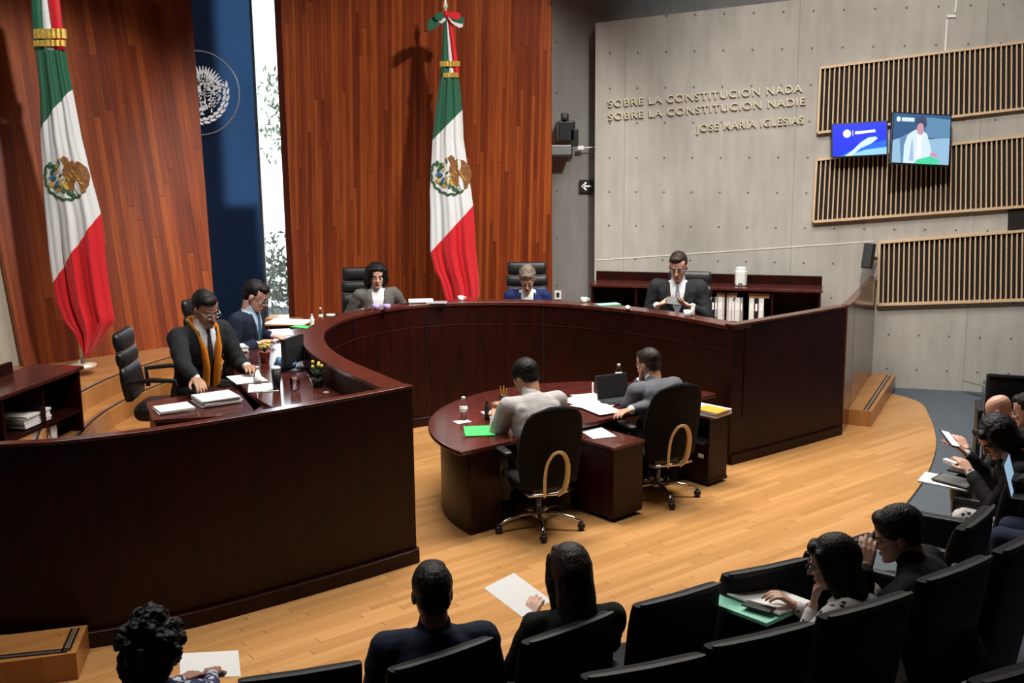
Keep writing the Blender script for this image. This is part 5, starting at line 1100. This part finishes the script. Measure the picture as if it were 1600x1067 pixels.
sheet('thin grey booklet on the ledge right of the paper stack', (-0.80, 11.82, 1.331), .0, .22, .14, 'bindergrey', .006, name='booklet', cat='booklet')
cup('small white cup on the ledge in front of the middle flag', (-0.55, 11.99, 1.331), .035, .045, 'plastic_white', handle=True)
cup('small white cup on the ledge near the right end of the wooden wall', (0.77, 11.77, 1.331), .035, .05, 'plastic_white', handle=True)
sheet('pale green sheet on the ledge left of the person holding the phone', (1.01, 11.58, 1.331), .3, .24, .12, 'mint', .008, name='folder', cat='folder')
M['warmglint'] = emis('warm_glint', (1, .75, .45), 6.0)  # warm reflection on the ledge, drawn as a glowing bead
dl_ = thing('ledge_glint', 'tiny glowing bead added as a warm reflection on the ledge left of the phone', 'glint', (1.18, 11.24, 1.331)); MB().lathe([(.025, 0), (.02, .01), (.008, .02)]).build('base', 'black', dl_, True); MB().ell((0, 0, .032), (.022, .022, .014), n=12).build('glow_bead', 'warmglint', dl_, True)
cup('white cup on the bench in front of the person holding the phone', (1.72, 10.82, 1.331), .038, .06, 'plastic_white', handle=True)
bottle('small white bottle on the bench right of the white cup', (1.78, 10.86, 1.331), .11, .02, 'plastic_white', 'plastic_white', 'small_bottle')
def held(name, lab, cat, w, l, h, p, rot, mat, disp=None):
    t = thing(name, lab, cat, p); t.rotation_euler = rot; MB().box((0, 0, 0), (w, l, h)).build('body', mat, t, bevel=.003)
    if disp: MB().box((0, 0, h/2+.0005), (w*.9, l*.9, .001)).build('display', disp, t)
    return t
def between(a, b, f=.5): return (Vector(a)+(Vector(b)-Vector(a))*f)
_, _, _, ar5, rt5, R5 = J[5]
w5 = [rt5+R5 @ (a[3]+a[5]*.10) for a in ar5]
held('mobile_phone', 'black mobile phone held in both hands at the right end of the bench', 'phone', .17, .09, .012, between(w5[0], w5[1])+R5 @ Vector((0, .04, .03)), (.9, .1, -.2), 'black', 'black')
def hand_pos(p, i, d=.09): _, _, _, ar, rt, R_ = p; a = ar[i]; return rt+R_ @ (a[3]+a[5]*d)
h6 = hand_pos(A[6], 1); held('mobile_phone', 'mobile phone with a bright screen held by the flowered clothes person at right', 'phone', .085, .17, .01, h6+Vector((-.03, .02, .035)), (.5, .3, .4), 'black', 's_white')
h3 = hand_pos(A[3], 0); held('paper_sheet', 'white sheet held by the person with long straight hair', 'paper', .21, .28, .002, h3+Vector((-.08, .07, .02)), (.25, -.1, .75), 'white')
h1 = hand_pos(A[1], 1); held('paper_sheet', 'white sheet held by the curly haired person at the bottom', 'paper', .26, .20, .002, h1+Vector((-.02, .03, .0)), (.15, .1, .3), 'white')
def lap(p, x, y, dz=.10): b_, tl, hl, ar, rt, R_ = p; q = tl(0, 0, 0); return rt+R_ @ Vector((x, y, q.z+dz))
q = Vector((1.16, 5.15, 0.86))
held('folder', 'mint green folder on the lap of the person resting chin on hand', 'folder', .26, .36, .02, q, (0, .05, .75), 'mint')
held('paper_sheet', 'white papers on the mint green folder on a lap', 'paper', .26, .32, .012, q+Vector((.10, .05, .022)), (0, .05, .70), 'white')
held('mobile_phone', 'black phone lying on the white papers on a lap', 'phone', .075, .15, .01, q+Vector((.02, -.08, .036)), (0, .05, .9), 'black')
q = Vector((3.04, 7.54, 0.7))
held('clipboard', 'white clipboard with papers on the lap of the flowered clothes person', 'clipboard', .24, .33, .012, q, (.05, 0, 1.0), 'white')
held('tablet', 'dark edged grey tablet on the clipboard at right', 'tablet', .19, .26, .01, q+Vector((.05, -.03, .016)), (.05, 0, .8), 'black', 'steel')
q = lap(A[7], -.05, .36, .12); held('notebook', 'dark grey notebook on the lap of the bald person', 'notebook', .22, .30, .015, q, (.05, 0, .9), 'dark_green_grey')
held('rolled_paper', 'small white rolled paper beside the dark notebook at right', 'paper', .04, .12, .03, q+Vector((-.10, .16, .02)), (.05, 0, .5), 'white')
M['s_laptop'] = emis('laptop_display', (.30, .45, .62), .8)
l9 = thing('laptop', 'open laptop with a pale blue display at the right edge', 'laptop', (3.23, 6.67, 0.9), heading(-.75, .65)+.2)
MB().box((0, 0, .0), (.30, .22, .014)).build('keyboard_base', 'lap', l9, bevel=.003); o = MB().box((0, .135, .105), (.30, .010, .22), rot=Matrix.Rotation(-.28, 3, 'X')).build('lid', 'lap', l9, bevel=.003)
MB().box((0, .128, .105), (.28, .002, .20), rot=Matrix.Rotation(-.28, 3, 'X')).build('display', 's_laptop', o)
